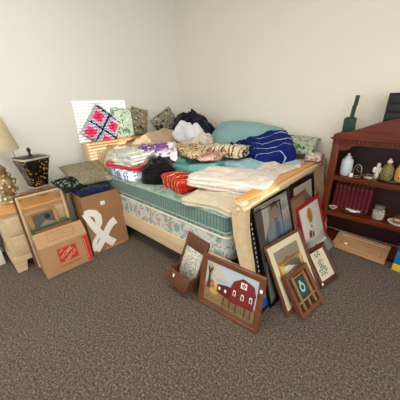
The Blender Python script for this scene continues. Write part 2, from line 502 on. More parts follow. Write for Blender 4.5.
# ================================================================== BED
CREAM = wood('cream_painted_wood', 'ccb08a', 'dac39e', .45, 'y', 3)
CREAMX = wood('cream_painted_rail', 'ccb088', 'dac19b', .45, 'x', 3)
OAK = wood('honey_oak', 'c98a45', 'dea565', .35, 'y', 5)
bed = empty('sleigh_bed', (-1.8, 2.0, 0), 'cream painted sleigh bed with honey oak top caps, heaped with bedding', 'bed')
bed_inv = Matrix.Translation((1.8, -2.0, 0))
def bedpart(name, bm, m, parent=None, angle=35):
    bmesh.ops.transform(bm, matrix=bed_inv, verts=bm.verts) if parent is None else None
    return link(name, bm, m, parent or bed, smooth=True, angle=angle)
def arc(cx, cz, r, a0, a1, n):
    return [(cx+r*math.cos(R(a0+(a1-a0)*k/n)), cz+r*math.sin(R(a0+(a1-a0)*k/n))) for k in range(n+1)]
# footboard: panel, posts, cap
bm = bmesh.new()
prism(bm, [(-.655, .16), (-.70, .38), (-.755, .58), (-.785, .72), (-.785, .835), (-.81, .835), (-.81, .70), (-.785, .57), (-.73, .36), (-.685, .16)], 1.235, 2.77, 'y')
for z, x in ((.20, -.668), (.44, -.715)):
    box(bm, (x-.02, 1.24, z), (x+.008, 2.77, z+.05), .006)
fb = bedpart('footboard', bm, CREAM)
foot_prof = [(-.66, 0), (-.56, 0), (-.575, .1), (-.60, .25), (-.635, .42), (-.668, .56), (-.69, .68), (-.695, .76)] + arc(-.752, .815, .058, -20, 215, 14) + [(-.80, .74), (-.785, .64), (-.755, .52), (-.72, .40), (-.69, .22), (-.67, .1)]
for y0, y1 in ((1.18, 1.24), (2.77, 2.83)):
    bm = bmesh.new(); prism(bm, foot_prof, y0, y1, 'y', bev=.004)
    if y0 < 2:
        sp = [(-.752+math.cos(a*.42)*(.044-a*.0021), y0-.001, .815+math.sin(a*.42)*(.044-a*.0021)) for a in range(20)]
        tube(bm, sp, .006, 6); ball(bm, (-.752, y0, .815), .012)
    bedpart('bed_post', bm, CREAM)
bm = bmesh.new(); box(bm, (-.815, 1.235, .838), (-.735, 2.77, .862), .010); bedpart('footboard_cap', bm, OAK)
bm = bmesh.new(); box(bm, (-.79, 1.235, .80), (-.705, 2.77, .842), .012); bedpart('cap_moulding', bm, CREAM)
# headboard
bm = bmesh.new(); prism(bm, [(-2.80, .16), (-2.80, .75), (-2.83, .95), (-2.86, 1.0), (-2.90, 1.0), (-2.87, .93), (-2.84, .75), (-2.84, .16)], 1.24, 2.76, 'y')
for y in (1.30, 1.80, 2.30): box(bm, (-2.81, y, .70), (-2.785, y+.42, .93), .01)
bedpart('headboard', bm, CREAM)
head_prof = [(-2.86, 0), (-2.76, 0), (-2.76, .7), (-2.775, .86), (-2.80, .94)] + arc(-2.86, .985, .052, -10, 215, 12) + [(-2.895, .9), (-2.87, .8), (-2.86, .6)]
for y0, y1 in ((1.17, 1.24), (2.76, 2.83)):
    bm = bmesh.new(); prism(bm, head_prof, y0, y1, 'y', bev=.004); bedpart('bed_post', bm, CREAM)
bm = bmesh.new(); box(bm, (-2.915, 1.24, 1.005), (-2.80, 2.76, 1.035), .010); bedpart('headboard_cap', bm, OAK)
for y0 in (1.20, 2.77):
    bm = bmesh.new(); box(bm, (-2.77, y0, .20), (-.70, y0+.03, .36), .005); bedpart('side_rail', bm, CREAMX)
for x in (-2.3, -1.3):
    bm = bmesh.new(); box(bm, (x, 1.225, .22), (x+.08, 2.77, .27), .003); bedpart('slat', bm, CREAM)

t = NT('green_damask', .75, .3); v = t.mapping(); vo = t.voro(v, 26, 'SMOOTH_F1'); n = t.noise(v, 30, 3)
t.color(t.ramp(t.math('ADD', vo.outputs['Distance'], t.math('MULTIPLY', n.outputs['Fac'], .4)), [(.25, '5c7c71'), (.5, '7d978a'), (.75, '98ad9f')]))
t.bump(vo.outputs['Distance'], .5, .01); DAMASK = t.m
t = NT('green_ribbed_side', .75, .3); v = t.mapping(); sx = t.n.new('ShaderNodeSeparateXYZ'); t.l.new(v, sx.inputs[0])
f = t.math('FRACT', t.math('MULTIPLY', t.math('ADD', sx.outputs[0], sx.outputs[1]), 32))
n = t.noise(t.mapping((3, 3, 1)), 22, 2)
t.color(t.mix(.25, t.ramp(f, [(0, '56706a'), (.3, '748d83'), (.6, '799288'), (1, '58726b')]), n.outputs['Color'], 'SOFT_LIGHT')); t.bump(t.math('PINGPONG', f, .5), .5, .012); RIB = t.m
MPIPE = plain('green_piping', '8aa99b', .6)
mt = softbox('mattress', (-1.81, 1.985, .555), (1.93, 1.54, .168), 0, [DAMASK, RIB], 'sea green damask mattress with ribbed sides on top of the box spring', 'mattress', warp=0, e=16, amp=.003, cuts=30,
             matfn=lambda x, y, z: 0 if z > .93 else 1)
def piping(z, hx, hy, parent, m, r=.008):
    pts = []; cr = .05
    for (sx, sy, a0) in ((1, 1, 0), (-1, 1, 90), (-1, -1, 180), (1, -1, 270)):
        for k in range(6):
            a = R(a0+k*18); pts.append((sx*(hx-cr)+cr*math.cos(a), sy*(hy-cr)+cr*math.sin(a), z))
    bm = bmesh.new(); tube(bm, pts, r, 6, True); return link('piping', bm, m, parent)
piping(.150, .962, .766, mt, MPIPE); piping(.02, .962, .766, mt, MPIPE)
FLORALB = print_fabric('floral_ticking', 'c6cabd', ['84a598', 'cb938e', '94aba6', '6f8f7d', 'd5a9a2'], 13, .66, distort=1.6)
bs = softbox('box_spring', (-1.81, 1.985, .285), (1.93, 1.54, .265), 0, [FLORALB], 'floral box spring in white, pink and teal under the green mattress', 'box spring', warp=0, e=18, amp=.002, cuts=14)
piping(.252, .964, .768, bs, plain('cream_piping', 'd9d8c4', .6))

# ================================================================== BEDDING
WHITEF = fabric('white_cotton', 'd9d2c8'); CREAMF = fabric('cream_cotton', 'cfc2aa')
sb = softbox
MT = .724
sb('folded_quilt', (-1.06, 1.42, MT), (.50, .42, .055), 6, [fabric('ecru_cotton', 'd2c6ab')], 'cream folded blanket hanging a little over the mattress edge by the bed post', 'blanket', layers=2, seed=3, amp=.010, tilt=(3, 0))
sb('folded_quilt', (-1.10, 1.62, .790), (.68, .42, .095), 12, [print_fabric('white_quilting', 'd8cdc3', ['e2dad2', 'd6c3b9', 'dfd4cb'], 12, .5)], 'large white quilt folded thick, lying at the near end of the footboard', 'quilt', layers=3, seed=4, amp=.007, groove=.03, warp=.3)
sb('folded_blanket', (-1.32, 2.02, MT), (.54, .30, .165), -4, [print_fabric('pale_aqua_print', '9dc0c6', ['bcd3d5', '86adb5'], 20, .4)], 'pale aqua folded blanket behind the large white quilt', 'blanket', layers=2, seed=5, amp=.006, warp=.3)
sb('patterned_throw', (-1.56, 1.47, MT), (.40, .30, .10), -14, [stripe_fabric('red_woven_throw', [(0, 'b52f25'), (.3, 'e6c7a0'), (.38, 'b8372b'), (.6, '7c241e'), (.68, 'd9a37e'), (.76, 'b52f25')], 0, .085, .06, ([(0, 'ffffff'), (.45, 'd97b62'), (.6, 'fff4e0')], 1, .05))], 'red and cream patterned throw folded on the near mattress edge', 'throw', layers=2, seed=6, amp=.014, tilt=(3, 0))
sb('folded_blanket', (-1.66, 1.72, MT), (.60, .34, .155), -8, [fabric('teal_fleece', '5a9c92')], 'teal folded blanket under the brown printed fabrics', 'blanket', layers=3, seed=7, amp=.006)
BROWNP = print_fabric('brown_print', 'cbb892', ['6f5036', 'a37e4e', '46312a', 'd9c9a6'], 24, .66)
sb('folded_fabric', (-1.80, 1.86, .935), (.50, .24, .07), -14, [BROWNP], 'tan fabric with small brown print, lying on the teal blanket', 'fabric', layers=2, seed=8, amp=.012)
sb('folded_fabric', (-1.47, 1.80, .925), (.26, .20, .06), 28, [print_fabric('mauve_print', 'a88479', ['d9c3b0', '6f4a44', 'e7dccb'], 24, .45)], 'rolled mauve brown fabric at the front of the printed pile', 'fabric', e=3, seed=9, amp=.012)
sb('folded_fabric', (-1.52, 2.02, .93), (.50, .24, .085), 10, [stripe_fabric('cream_brown_bands', [(0, 'd8c9aa'), (.5, '8a6848'), (.62, 'e0d3b8'), (.80, '5b3c2e'), (.9, 'd8c9aa')], 0, .11, .14, ([(0, 'ffffff'), (.6, 'c9a98a'), (.75, 'ffffff')], 1, .07))], 'cream fabric with brown bands in the middle of the bed', 'fabric', layers=2, seed=10, amp=.014)
heap('black_garment', (-1.88, 1.48, MT), .22, .18, .20, 20, [fabric('black_jersey', '0d0c0e', var=.03)], 'black garment thrown in a heap between the quilts', 'garment', seed=2, amp=.03)
sb('folded_blanket', (-2.28, 1.43, MT), (.52, .38, .10), -6, [stripe_fabric('blue_white_plaid', [(0, 'e6e9ee'), (.3, '7f9fc9'), (.5, 'dfe6ee'), (.7, '5f7fb0'), (.8, 'eceef0')], 0, .13, .08, ([(0, 'ffffff'), (.5, 'b6c3da'), (.7, 'ffffff')], 1, .09))], 'blue and white plaid sheet folded at the head of the near edge', 'sheet', layers=2, seed=12, amp=.014)
REDB = fabric('red_border', 'b92f33')
sb('folded_quilt', (-2.27, 1.47, .820), (.50, .42, .055), 6, [REDB, WHITEF], 'folded quilt with a red border under the pale floral one', 'quilt', layers=2, seed=13, amp=.009, matfn=lambda x, y, z: 0 if z < .8 or abs(x) > .85 else 1)
sb('folded_quilt', (-2.28, 1.49, .872), (.48, .40, .10), -3, [print_fabric('pale_floral_quilt', 'd3d1c5', ['a5c0b2', 'cfa69c', 'b3bad0', '93ad9a'], 16, .55)], 'pale floral quilt, topmost of the stack by the black garment', 'quilt', layers=2, seed=14, amp=.014)
sb('folded_sheet', (-2.16, 1.66, .955), (.30, .22, .06), 35, [print_fabric('purple_print', '6a4a86', ['b53a55', 'd8c7dc', '3f3566'], 20, .5)], 'purple and crimson printed sheet behind the pale floral quilt', 'sheet', layers=2, seed=15, amp=.014)
sb('folded_sheet', (-1.98, 1.66, .90), (.24, .30, .08), 40, [print_fabric('lilac_white_print', 'cfc9d0', ['7d6596', 'b5a6c8', 'bd8797'], 20, .6)], 'white and lilac printed sheet beside the black garment', 'sheet', layers=2, seed=16, amp=.014)
sb('comforter', (-2.45, 1.98, MT), (.55, .62, .21), 12, [print_fabric('cream_pink_comforter', 'd6c9b6', ['cf9a92', 'ddd4c4', 'b9a682'], 12, .5)], 'cream comforter with faint pink print near the headboard', 'comforter', e=3.4, seed=17, amp=.030, freq=6)
heap('comforter', (-2.60, 2.12, MT), .30, .50, .37, 0, [fabric('beige_comforter', 'bda587')], 'plain beige comforter heaped below the cushions at the headboard', 'comforter', seed=18, amp=.03, freq=5)
sb('comforter', (-2.02, 2.16, MT), (.62, .50, .24), -6, [fabric('ivory_comforter', 'd3c8b4')], 'ivory comforter spread in soft folds in the middle of the bed', 'comforter', e=3.6, seed=19, amp=.03, freq=6)
heap('blanket', (-2.47, 2.57, MT), .50, .27, .56, -8, [fabric('navy_plush', '171a2b', var=.05)], 'dark navy plush blanket piled high in the far corner', 'blanket', seed=20, amp=.055, freq=6, power=2.0)
wb = sb('bedding_bundle', (-2.22, 2.30, .965), (.54, .28, .19), -14, [fabric('bright_white_cotton', 'dfe2e6')], 'white cloth bundle tied with a blue band in front of the navy heap', 'bundle', e=2.6, seed=21, amp=.04, freq=8)
bm = bmesh.new(); tube(bm, [(-.11+.004*math.sin(a*2), math.cos(2*PI*a/24)*.158, .10+math.sin(2*PI*a/24)*.125) for a in range(24)], .009, 6, True); link('tie_band', bm, fabric('blue_band', '2c3f8c'), wb)
sb('folded_fabric', (-1.88, 2.52, .90), (.24, .16, .15), 15, [print_fabric('crimson_print', '9e2233', ['5b1420', 'd9b8a8'], 26, .3)], 'crimson folded fabric by the aqua pillow, below the navy heap', 'fabric', layers=2, seed=22, amp=.012)
sb('folded_fabric', (-1.86, 2.56, MT), (.34, .24, .135), 0, [fabric('tan_linen', 'd6c5a6')], 'tan linen folded beneath the crimson fabric', 'fabric', layers=2, seed=23)
heap('scarf', (-1.52, 2.24, .895), .13, .07, .05, 10, [print_fabric('rust_print', 'a23a30', ['e2c8b0', '4d2a2a'], 26, .4)], 'rust red scarf in front of the aqua pillow', 'scarf', seed=24, amp=.012, freq=14)
pillow('bed_pillow', (-1.62, 2.56, 1.0), .84, .54, .34, rot(10, 52, 5), [fabric('aqua_pillowcase', '86a9ab')], 'plump pale aqua pillow leaning at the far side of the bed', 'pillow', seed=3, e=2.1, pinch=-.04, amp=.012)
NAVYS = stripe_fabric('navy_white_stripe', [(0, '17256a'), (.86, 'aab6da'), (.92, '17256a')], 0, .115, .05, rot=R(20))
bl = sb('striped_blanket', (-1.20, 2.42, .865), (.48, .40, .18), -30, [NAVYS], 'navy blanket with thin white stripes, thickly folded near the footboard', 'blanket', e=5, seed=26, amp=.018, freq=7, tilt=(0, 12), warp=1.1)
heap('crumpled_throw', (-1.40, 2.30, .875), .22, .15, .14, 10, [print_fabric('navy_print', '17225c', ['3b4fa0', 'c9cfe4', '0d1338'], 18, .4)], 'crumpled navy throw with pale marks, left of the striped navy blanket', 'throw', seed=27, amp=.03, freq=12)
sb('folded_blanket', (-1.12, 2.50, MT), (.56, .36, .135), 0, [fabric('light_blue_cotton', 'a9bfdc')], 'light blue folded blanket under the striped navy one', 'blanket', layers=2, seed=28)
sb('lace_tablecloth', (-.94, 2.13, MT), (.27, .46, .155), -8, [print_fabric('lace', 'd0c9b8', ['e6e2d6', 'a9ad98', 'bd9f88'], 30, .55)], 'white lace tablecloth folded by the middle of the footboard', 'tablecloth', layers=2, seed=29, amp=.010)
pillow('bed_pillow', (-1.03, 2.70, .99), .50, .30, .13, rot(4, 66, 0), [print_fabric('green_floral', 'aab09c', ['4d7a4c', '7f9c76', 'c9cdbd', '2f5638', 'a08c74'], 13, .66)], 'green floral pillow at the far end of the footboard', 'pillow', seed=5)
sb('folded_sheet', (-.93, 2.56, MT), (.30, .30, .12), -8, [print_fabric('pink_check', 'c99a8e', ['dccfc6', 'b0665e', 'bdb6a6'], 20, .6)], 'pink and white printed sheet at the footboard beside the green pillow', 'sheet', layers=3, seed=31, amp=.012)
sb('folded_sheet', (-.79, 2.66, .872), (.16, .24, .055), 6, [print_fabric('multi_print', 'cbb8ad', ['8a6f6c', 'e9e1d6', 'b25f5a'], 30, .5)], 'small multicoloured folded sheet on the far end of the oak cap', 'sheet', layers=2, seed=32, amp=.008)

heap('cream_towel', (-2.60, 1.50, MT), .17, .20, .24, 0, [print_fabric('tan_lace', 'c9bb9c', ['a8966f', 'dccfb4'], 24, .5)], 'tan and cream crumpled cloth against the near end of the headboard', 'cloth', seed=41, amp=.03, freq=9)
heap('crumpled_sheet', (-2.06, 1.86, MT), .24, .17, .27, 20, [print_fabric('pink_leaf_print', 'd8ccbc', ['c58f86', 'b3a684', 'e4dacb'], 20, .5)], 'cream and pink crumpled sheet behind the black garment', 'sheet', seed=42, amp=.04, freq=8)
heap('crumpled_sheet', (-1.98, 2.22, .93), .20, .15, .14, -10, [print_fabric('white_brown_leaf', 'd9d0c0', ['b09a7c', 'cfc3ae', '8d7560'], 22, .45)], 'off white crumpled sheet just in front of the white tied bundle', 'sheet', seed=43, amp=.04, freq=9)
heap('crumpled_fabric', (-1.70, 2.20, MT), .20, .17, .23, 0, [BROWNP], 'brown printed fabric crumpled beside the rust scarf', 'fabric', seed=44, amp=.035, freq=9)
# cushions wedged behind the headboard cap
t = NT('granny_square_crochet', .95, .1); v = t.mapping((1/.205, 1, 1/.205), loc=(50, 0, 50))
nz = t.noise(t.mapping(), 60, 2); v = t.mix(.30, v, nz.outputs['Color'], 'ADD')
s = t.n.new('ShaderNodeSeparateXYZ'); t.l.new(v, s.inputs[0])
fx = t.math('ABSOLUTE', t.math('SUBTRACT', t.math('FRACT', s.outputs[0]), .5)); fz = t.math('ABSOLUTE', t.math('SUBTRACT', t.math('FRACT', s.outputs[2]), .5))
mx = t.math('MAXIMUM', fx, fz); c = t.ramp(mx, [(0, 'b01c44'), (.09, 'c42f58'), (.27, 'a9a6ba'), (.35, '66789c'), (.39, 'b3b1c0'), (.44, '151a2b')], True)
t.color(c); t.bump(nz.outputs['Fac'], .8, .01); GRANNY = t.m
pillow('crochet_cushion', (-2.955, 1.51, 1.17), .42, .42, .10, rot(90, 3, 38), [GRANNY], 'crocheted granny square cushion in pink, white and navy, standing on a corner', 'cushion', seed=6, pinch=.03)
pillow('floral_cushion', (-2.955, 1.80, 1.20), .33, .40, .09, rot(88, 4, 8), [print_fabric('green_rose_print', '98a08f', ['2f6b52', '7ba089', '4d443b', 'bcc2b2', '8f7e72'], 20, .66)], 'pale floral cushion with green print between the crochet and tan cushions', 'cushion', seed=7, pinch=.03)
pillow('tapestry_cushion', (-2.955, 2.03, 1.21), .28, .36, .09, rot(92, 4, 14), [print_fabric('tan_green_tapestry', '9b8d74', ['3f5a42', 'c8bda3', '4d4236', '7f8f70'], 20, .6)], 'tan and dark green tapestry cushion right of the pale floral one', 'cushion', seed=8, pinch=.03)
pillow('patterned_cushion', (-2.93, 2.50, 1.16), .40, .34, .09, rot(80, 12, -28), [print_fabric('grey_scroll', '8e8a78', ['2c2a26', 'c4bda8', '3a4038'], 16, .6)], 'grey and black patterned cushion tilted against the navy heap', 'cushion', seed=9, pinch=.03)

# ================================================================== NIGHTSTAND, LAMPS, WHITE BOX
nx = -2.5
ns = empty('nightstand', (-2.74, .48, 0), 'cream nightstand with a honey oak top behind the cardboard boxes', 'nightstand')
def nsp(name, bm, m, parent=ns):
    bmesh.ops.transform(bm, matrix=Matrix.Translation((2.74, -.48, 0)), verts=bm.verts); return link(name, bm, m, parent)
bm = bmesh.new(); box(bm, (-2.97, .205, .10), (-2.515, .765, .575), .006); box(bm, (-2.98, .195, .10), (-2.495, .775, .155), .012)
nsp('body', bm, CREAM)
bm = bmesh.new(); box(bm, (-2.99, .185, .577), (-2.485, .785, .605), .009); nsp('top', bm, OAK)
for y0, y1 in ((.195, .30), (.67, .775)):
    bm = bmesh.new(); prism(bm, [(y0, 0), (y1, 0), (y1, .10), (y0, .10)] if 0 else [(y0+.01, 0), (y1-.02 if y0 < .4 else y1-.01, 0), (y1, .10), (y0, .10)], -2.97, -2.50, 'x'); nsp('foot', bm, CREAM)
for z0, z1 in ((.38, .545), (.175, .36)):
    bm = bmesh.new(); box(bm, (-2.512, .235, z0), (-2.496, .735, z1), .004)
    prism(bm, [(.275, z0+.03), (.29, z0+.022), (.68, z0+.022), (.695, z0+.03), (.695, z1-.03), (.68, z1-.022), (.29, z1-.022), (.275, z1-.03)], -2.498, -2.487, 'x', bev=.004)
    d = nsp('drawer', bm, CREAM)
    bm = bmesh.new(); ball(bm, (-2.475, .485, (z0+z1)/2), .014); box(bm, (-2.49, .480, (z0+z1)/2-.005), (-2.475, .490, (z0+z1)/2+.005)); 
    bmesh.ops.transform(bm, matrix=Matrix.Translation((2.74, -.48, 0)), verts=bm.verts); link('knob', bm, plain('brass', 'b08d4a', .3, metal=1), d)
bm = bmesh.new(); box(bm, (-3.02, -.35, 0), (-2.77, .165, .50), .012); box(bm, (-3.03, -.36, .47), (-2.76, .175, .52), .012)
tag(link('storage_box', bm, plain('white_plastic', 'e3e2d6', .5)), 'plain white storage box standing left of the nightstand', 'box')

BRASS = plain('antique_brass', 'a8946c', .3, metal=.55, var=.4, vs=60)
lp = empty('table_lamp', (-2.75, .36, .606), 'ornate brass table lamp with a cream fabric shade, at the left edge', 'lamp')
bm = bmesh.new()
lathe(bm, [(.075, 0), (.08, .012), (.07, .03), (.04, .045), (.03, .07), (.055, .10), (.072, .14), (.078, .18), (.068, .22), (.045, .25), (.028, .27), (.04, .30), (.045, .32), (.025, .345), (.012, .36), (.010, .50)], 28)
for k in range(6):
    for z, r in ((.05, .055), (.12, .075), (.20, .085), (.26, .055)):
        a = k*PI/3+z*4; ball(bm, (math.cos(a)*r, math.sin(a)*r, z), .017, (1, 1, 1.3), seg=10)
for k in range(8):
    a = k*PI/4+.2; ball(bm, (math.cos(a)*.073, math.sin(a)*.073, .045+.012*(k % 2)), .014, seg=10, mi=1)
    ball(bm, (math.cos(a)*.07, math.sin(a)*.07, .165), .012, seg=10, mi=1)
link('lamp_base', bm, [BRASS, plain('porcelain', 'e9e2d0', .3)], lp)
bm = bmesh.new()
lathe(bm, [(.185, .485), (.187, .490), (.125, .755), (.122, .755), (.183, .488)], 40, cap=False)
link('lamp_shade', bm, fabric('shade_linen', 'd9cba6'), lp)
bm = bmesh.new(); tube(bm, [(0, .17*0+.13, .50), (.01, .135, .40), (0, .15, .32), (.01, .17, .22), (.0, .19, .14), (.01, .215, .05), (.0, .225, .006)], .003, 6); link('lamp_cord', bm, plain('grey_cord', '6e6a60', .5), lp)

t = NT('leopard_mosaic', .25, .6); v = t.mapping(); vo = t.voro(v, 40); n = t.noise(v, 40, 2)
t.color(t.ramp(t.math('ADD', vo.outputs['Distance'], t.math('MULTIPLY', n.outputs['Fac'], .35)), [(.30, 'd0a860'), (.42, 'a87a3c'), (.52, '2c1712'), (.75, '180d0b')])); t.bump(vo.outputs['Distance'], .4, .004); LEO = t.m
ml = empty('mosaic_lamp', None, 'dark leopard patterned mosaic lamp, square and flared to the top, on the nightstand', 'lamp', M=Matrix.Translation((-2.75, .615, .606)) @ Matrix.Rotation(R(14), 4, 'Z'))
bm = bmesh.new(); lathe(bm, [(.055, 0), (.058, .012), (.03, .03), (.022, .06), (.035, .085), (.06, .095)], 24); link('foot', bm, plain('antique_brass', 'a5875a'), ml)
bm = bmesh.new(); lathe(bm, [(.070, .10), (.078, .16), (.092, .23), (.108, .30), (.126, .375), (.122, .378), (.10, .30), (.066, .105)], 48, sq=7); link('mosaic_shade', bm, LEO, ml)
bm = bmesh.new(); lathe(bm, [(.122, .376), (.126, .372), (.134, .376), (.134, .390), (.126, .391), (.122, .386), (.122, .376)], 48, sq=7, cap=False)
link('rim', bm, plain('silver_rim', 'c9c6ba', .35, metal=.5), ml)
bm = bmesh.new(); lathe(bm, [(.066, .088), (.074, .092), (.074, .104), (.068, .108)], 48, sq=7)
link('rim', bm, plain('silver_rim', 'c9c6ba', .35, metal=.5), ml)
bm = bmesh.new(); lathe(bm, [(.105, .382), (.05, .388), (.015, .398), (.008, .43), (.016, .445), (.018, .458), (.006, .475)], 24, sq=None); link('finial', bm, plain('dark_bronze', '2b211c', .4), ml)

# ================================================================== CARDBOARD BOXES
CARD = plain('kraft_cardboard', 'b18a62', .85, .1, var=.10, vs=5)
CARD2 = plain('kraft_cardboard_brown', '9c7450', .85, .1, var=.10, vs=5)
def carton(bm, W, D, H, sh, th=.006):
    """open box; front leans back by sh over its height; local x width, y depth"""
    def P(x, y, z): return (x, y+(sh*z/H)*(1-y/D*.5), z)
    def slab(a, b):
        t = bmesh.new(); bmesh.ops.create_cube(t, size=1); 
        for v in t.verts:
            q = [(a[i]+b[i])/2+v.co[i]*(b[i]-a[i]) for i in range(3)]; v.co = Vector(P(*q))
        merge(bm, t)
    slab((0, 0, 0), (W, D, th)); slab((0, 0, 0), (W, th, H)); slab((0, D-th, 0), (W, D, H)); slab((0, th, 0), (th, D-th, H)); slab((W-th, th, 0), (W, D-th, H))
hd = empty('cardboard_box', None, 'low cardboard box with an orange square logo, standing in front of empty picture frames', 'box', M=Matrix.Translation((-2.181, .357, .001)) @ rot(88.5))
bm = bmesh.new(); carton(bm, .415, .165, .285, .05); link('box_body', bm, CARD, hd, smooth=False)
fl = empty  # (flap below)
bm = bmesh.new(); t = bmesh.new(); bmesh.ops.create_cube(t, size=1)
for v_ in t.verts: v_.co = Vector((.2075+v_.co.x*.42, v_.co.y*.005, .0725+v_.co.z*.145))
merge(bm, t, 0, Matrix.Translation((0, .052, .284)) @ Matrix.Rotation(R(-41), 4, 'X'))
link('box_flap', bm, plain('kraft_cardboard_flap', 'bd9670', .85, .1, var=.08, vs=5), hd, smooth=False)
PRED = plain('print_orange_red', 'c4392a', .8); PK = plain('print_brown', '8a6844', .85)
PW = plain('print_white', 'ece8de', .7); PLO = plain('print_kraft_light', 'd9b08a', .85)
hp = empty  # placeholder name kept unused
def hd_art():
    o = art('printed_logo', [(PRED, rect(.13, .10, .295, .235)), (PRED, rect(.365, .012, .413, .27)), (PLO, rect(.374, .03, .378, .25))], hd,
        texts=[(PLO, 'THE', .026, .160, .208, 33, 1.0), (PLO, 'HOME', .046, .200, .178, 33, 1.0), (PLO, 'DEPOT', .044, .232, .138, 33, .95), (PRED, 'THE HOME DEPOT', .023, .213, .065, 0, 1.0)], step=.0006)
    o.matrix_world = hd.matrix_world @ Matrix.Translation((0, -.0008, 0)) @ Matrix.Rotation(-math.atan(.05/.285), 4, 'X')
    o['label'] = 'orange red square logo with slanting words'
    o = art('printed_outline', [(PK, stroke([(.10, .04), (.32, .04)], .004)), (PK, stroke([(.10, .115), (.32, .115)], .004)), (PK, stroke([(.10, .04), (.10, .115)], .004)), (PK, stroke([(.32, .04), (.32, .115)], .004)), (PK, stroke([(.12, .09), (.30, .09)], .002)), (PK, stroke([(.12, .07), (.30, .07)], .002))], hd)
    o.matrix_world = hd.matrix_world @ Matrix.Translation((0, .052, .284)) @ Matrix.Rotation(R(-41), 4, 'X') @ Matrix.Translation((0, -.0035, 0))
bpy.context.view_layer.update(); hd_art()

rx = empty('cardboard_box', None, 'tall brown cardboard box with a big white symbol, filled with cloth and pillows', 'box', M=Matrix.Translation((-2.228, .808, .001)) @ rot(86))
bm = bmesh.new(); carton(bm, .395, .34, .615, .07); link('box_body', bm, CARD2, rx, smooth=False)
bpy.context.view_layer.update()
sc = .395/.409
G = lambda pts: [(u*sc, v) for u, v in pts]
glyph = thick(PW, G([(.0, .452), (.045, .452), (.10, .432), (.128, .385), (.122, .32), (.085, .265)]), [.055, .07, .072, .072, .068, .06])
glyph += thick(PW, G([(.0, .455), (.022, .40), (.045, .34), (.075, .27), (.12, .19), (.175, .11), (.235, .045)]), [.05, .055, .06, .068, .07, .075, .085])
glyph += thick(PW, G([(.302, .295), (.25, .275), (.20, .225), (.15, .165), (.09, .095), (.03, .035)]), [.085, .075, .07, .07, .068, .066])
glyph += thick(PW, G([(.025, .04), (.018, .09), (.035, .14), (.085, .19), (.12, .22)]), [.05, .045, .045, .045, .045])
o = art('printed_symbol', glyph, rx, texts=[(PLO, '& LIFESTYLE', .034, .235, .022, 0, 1.15)], step=.00006)
o.matrix_world = rx.matrix_world @ Matrix.Translation((0, -.0008, 0)) @ Matrix.Rotation(-math.atan(.07/.615), 4, 'X')
bm = bmesh.new(); box(bm, (.175, -.002, .495), (.222, -.0005, .535), .0005); hl = link('handle_hole', bm, PW, rx, smooth=False); hl.matrix_world = o.matrix_world.copy(); hl['label'] = 'small pale hand hole cover'
o['label'] = 'big white symbol with a line of small lettering beneath'
sb('navy_cloth', (-2.45, 1.01, .47), (.235, .345, .185), 0, [fabric('navy_cotton', '1a2544')], 'navy blue cloth on top of the tall cardboard box', 'cloth', e=5, seed=33, amp=.016, warp=.2)
pillow('tweed_pillow', (-2.61, 1.05, .76), .44, .44, .11, rot(84, 72, 0), [print_fabric('tweed', '837c64', ['a39b80', '5d5848', 'b5ad92'], 45, .5)], 'speckled grey beige pillow lying on the tall box behind the navy cloth', 'pillow', seed=10)
pillow('plaid_cushion', (-2.50, .86, .715), .36, .22, .08, rot(112, 66, 8), [print_fabric('dark_green_plaid', '20241f', ['6d7a6c', '111412', 'a9b0a0', '33423a'], 22, .5)], 'dark green and black patterned cushion at the left corner of the tall box', 'cushion', seed=11)

# ================================================================== FRAMES IN FRONT OF THE NIGHTSTAND
leaning_frame('empty_frame', 'large empty picture frame, dark outside and pale inside, leaning on the nightstand', 'picture frame', (-2.400, .335), 90, 5.5, .415, .735, .018, .014,
              wood('brown_frame', '6e4a2d', '8a6040', .4, 'z'), inner=(.022, wood('pale_gilt', 'cdb083', 'dec69c', .4, 'z')), backing=False)
leaning_frame('picture_frame', 'small tan framed grey picture showing between the empty frame and the green frame', 'picture frame', (-2.378, .425), 90, 5, .235, .545, .03, .012,
              wood('tan_frame', 'a9794a', 'c49560', .4, 'x'), shapes=[(plain('slate_print', '5d5b58', .5), rect(.03, .03, .205, .515)), (plain('slate_print2', '8d8a80', .5), [(.04, .38), (.12, .44), (.2, .40), (.2, .3), (.04, .3)]), (plain('dark_rosette', '2d2622', .5), disc(.15, .47, .025))], roll=-4, z0=.012)
leaning_frame('picture_frame', 'green picture frame just behind the low logo box', 'picture frame', (-2.360, .375), 90, 2, .365, .425, .024, .012,
              plain('green_lacquer', '3f6b45', .4), shapes=[(plain('rust_print_card', '9a6a48', .6), rect(.02, .02, .345, .40))], z0=0)

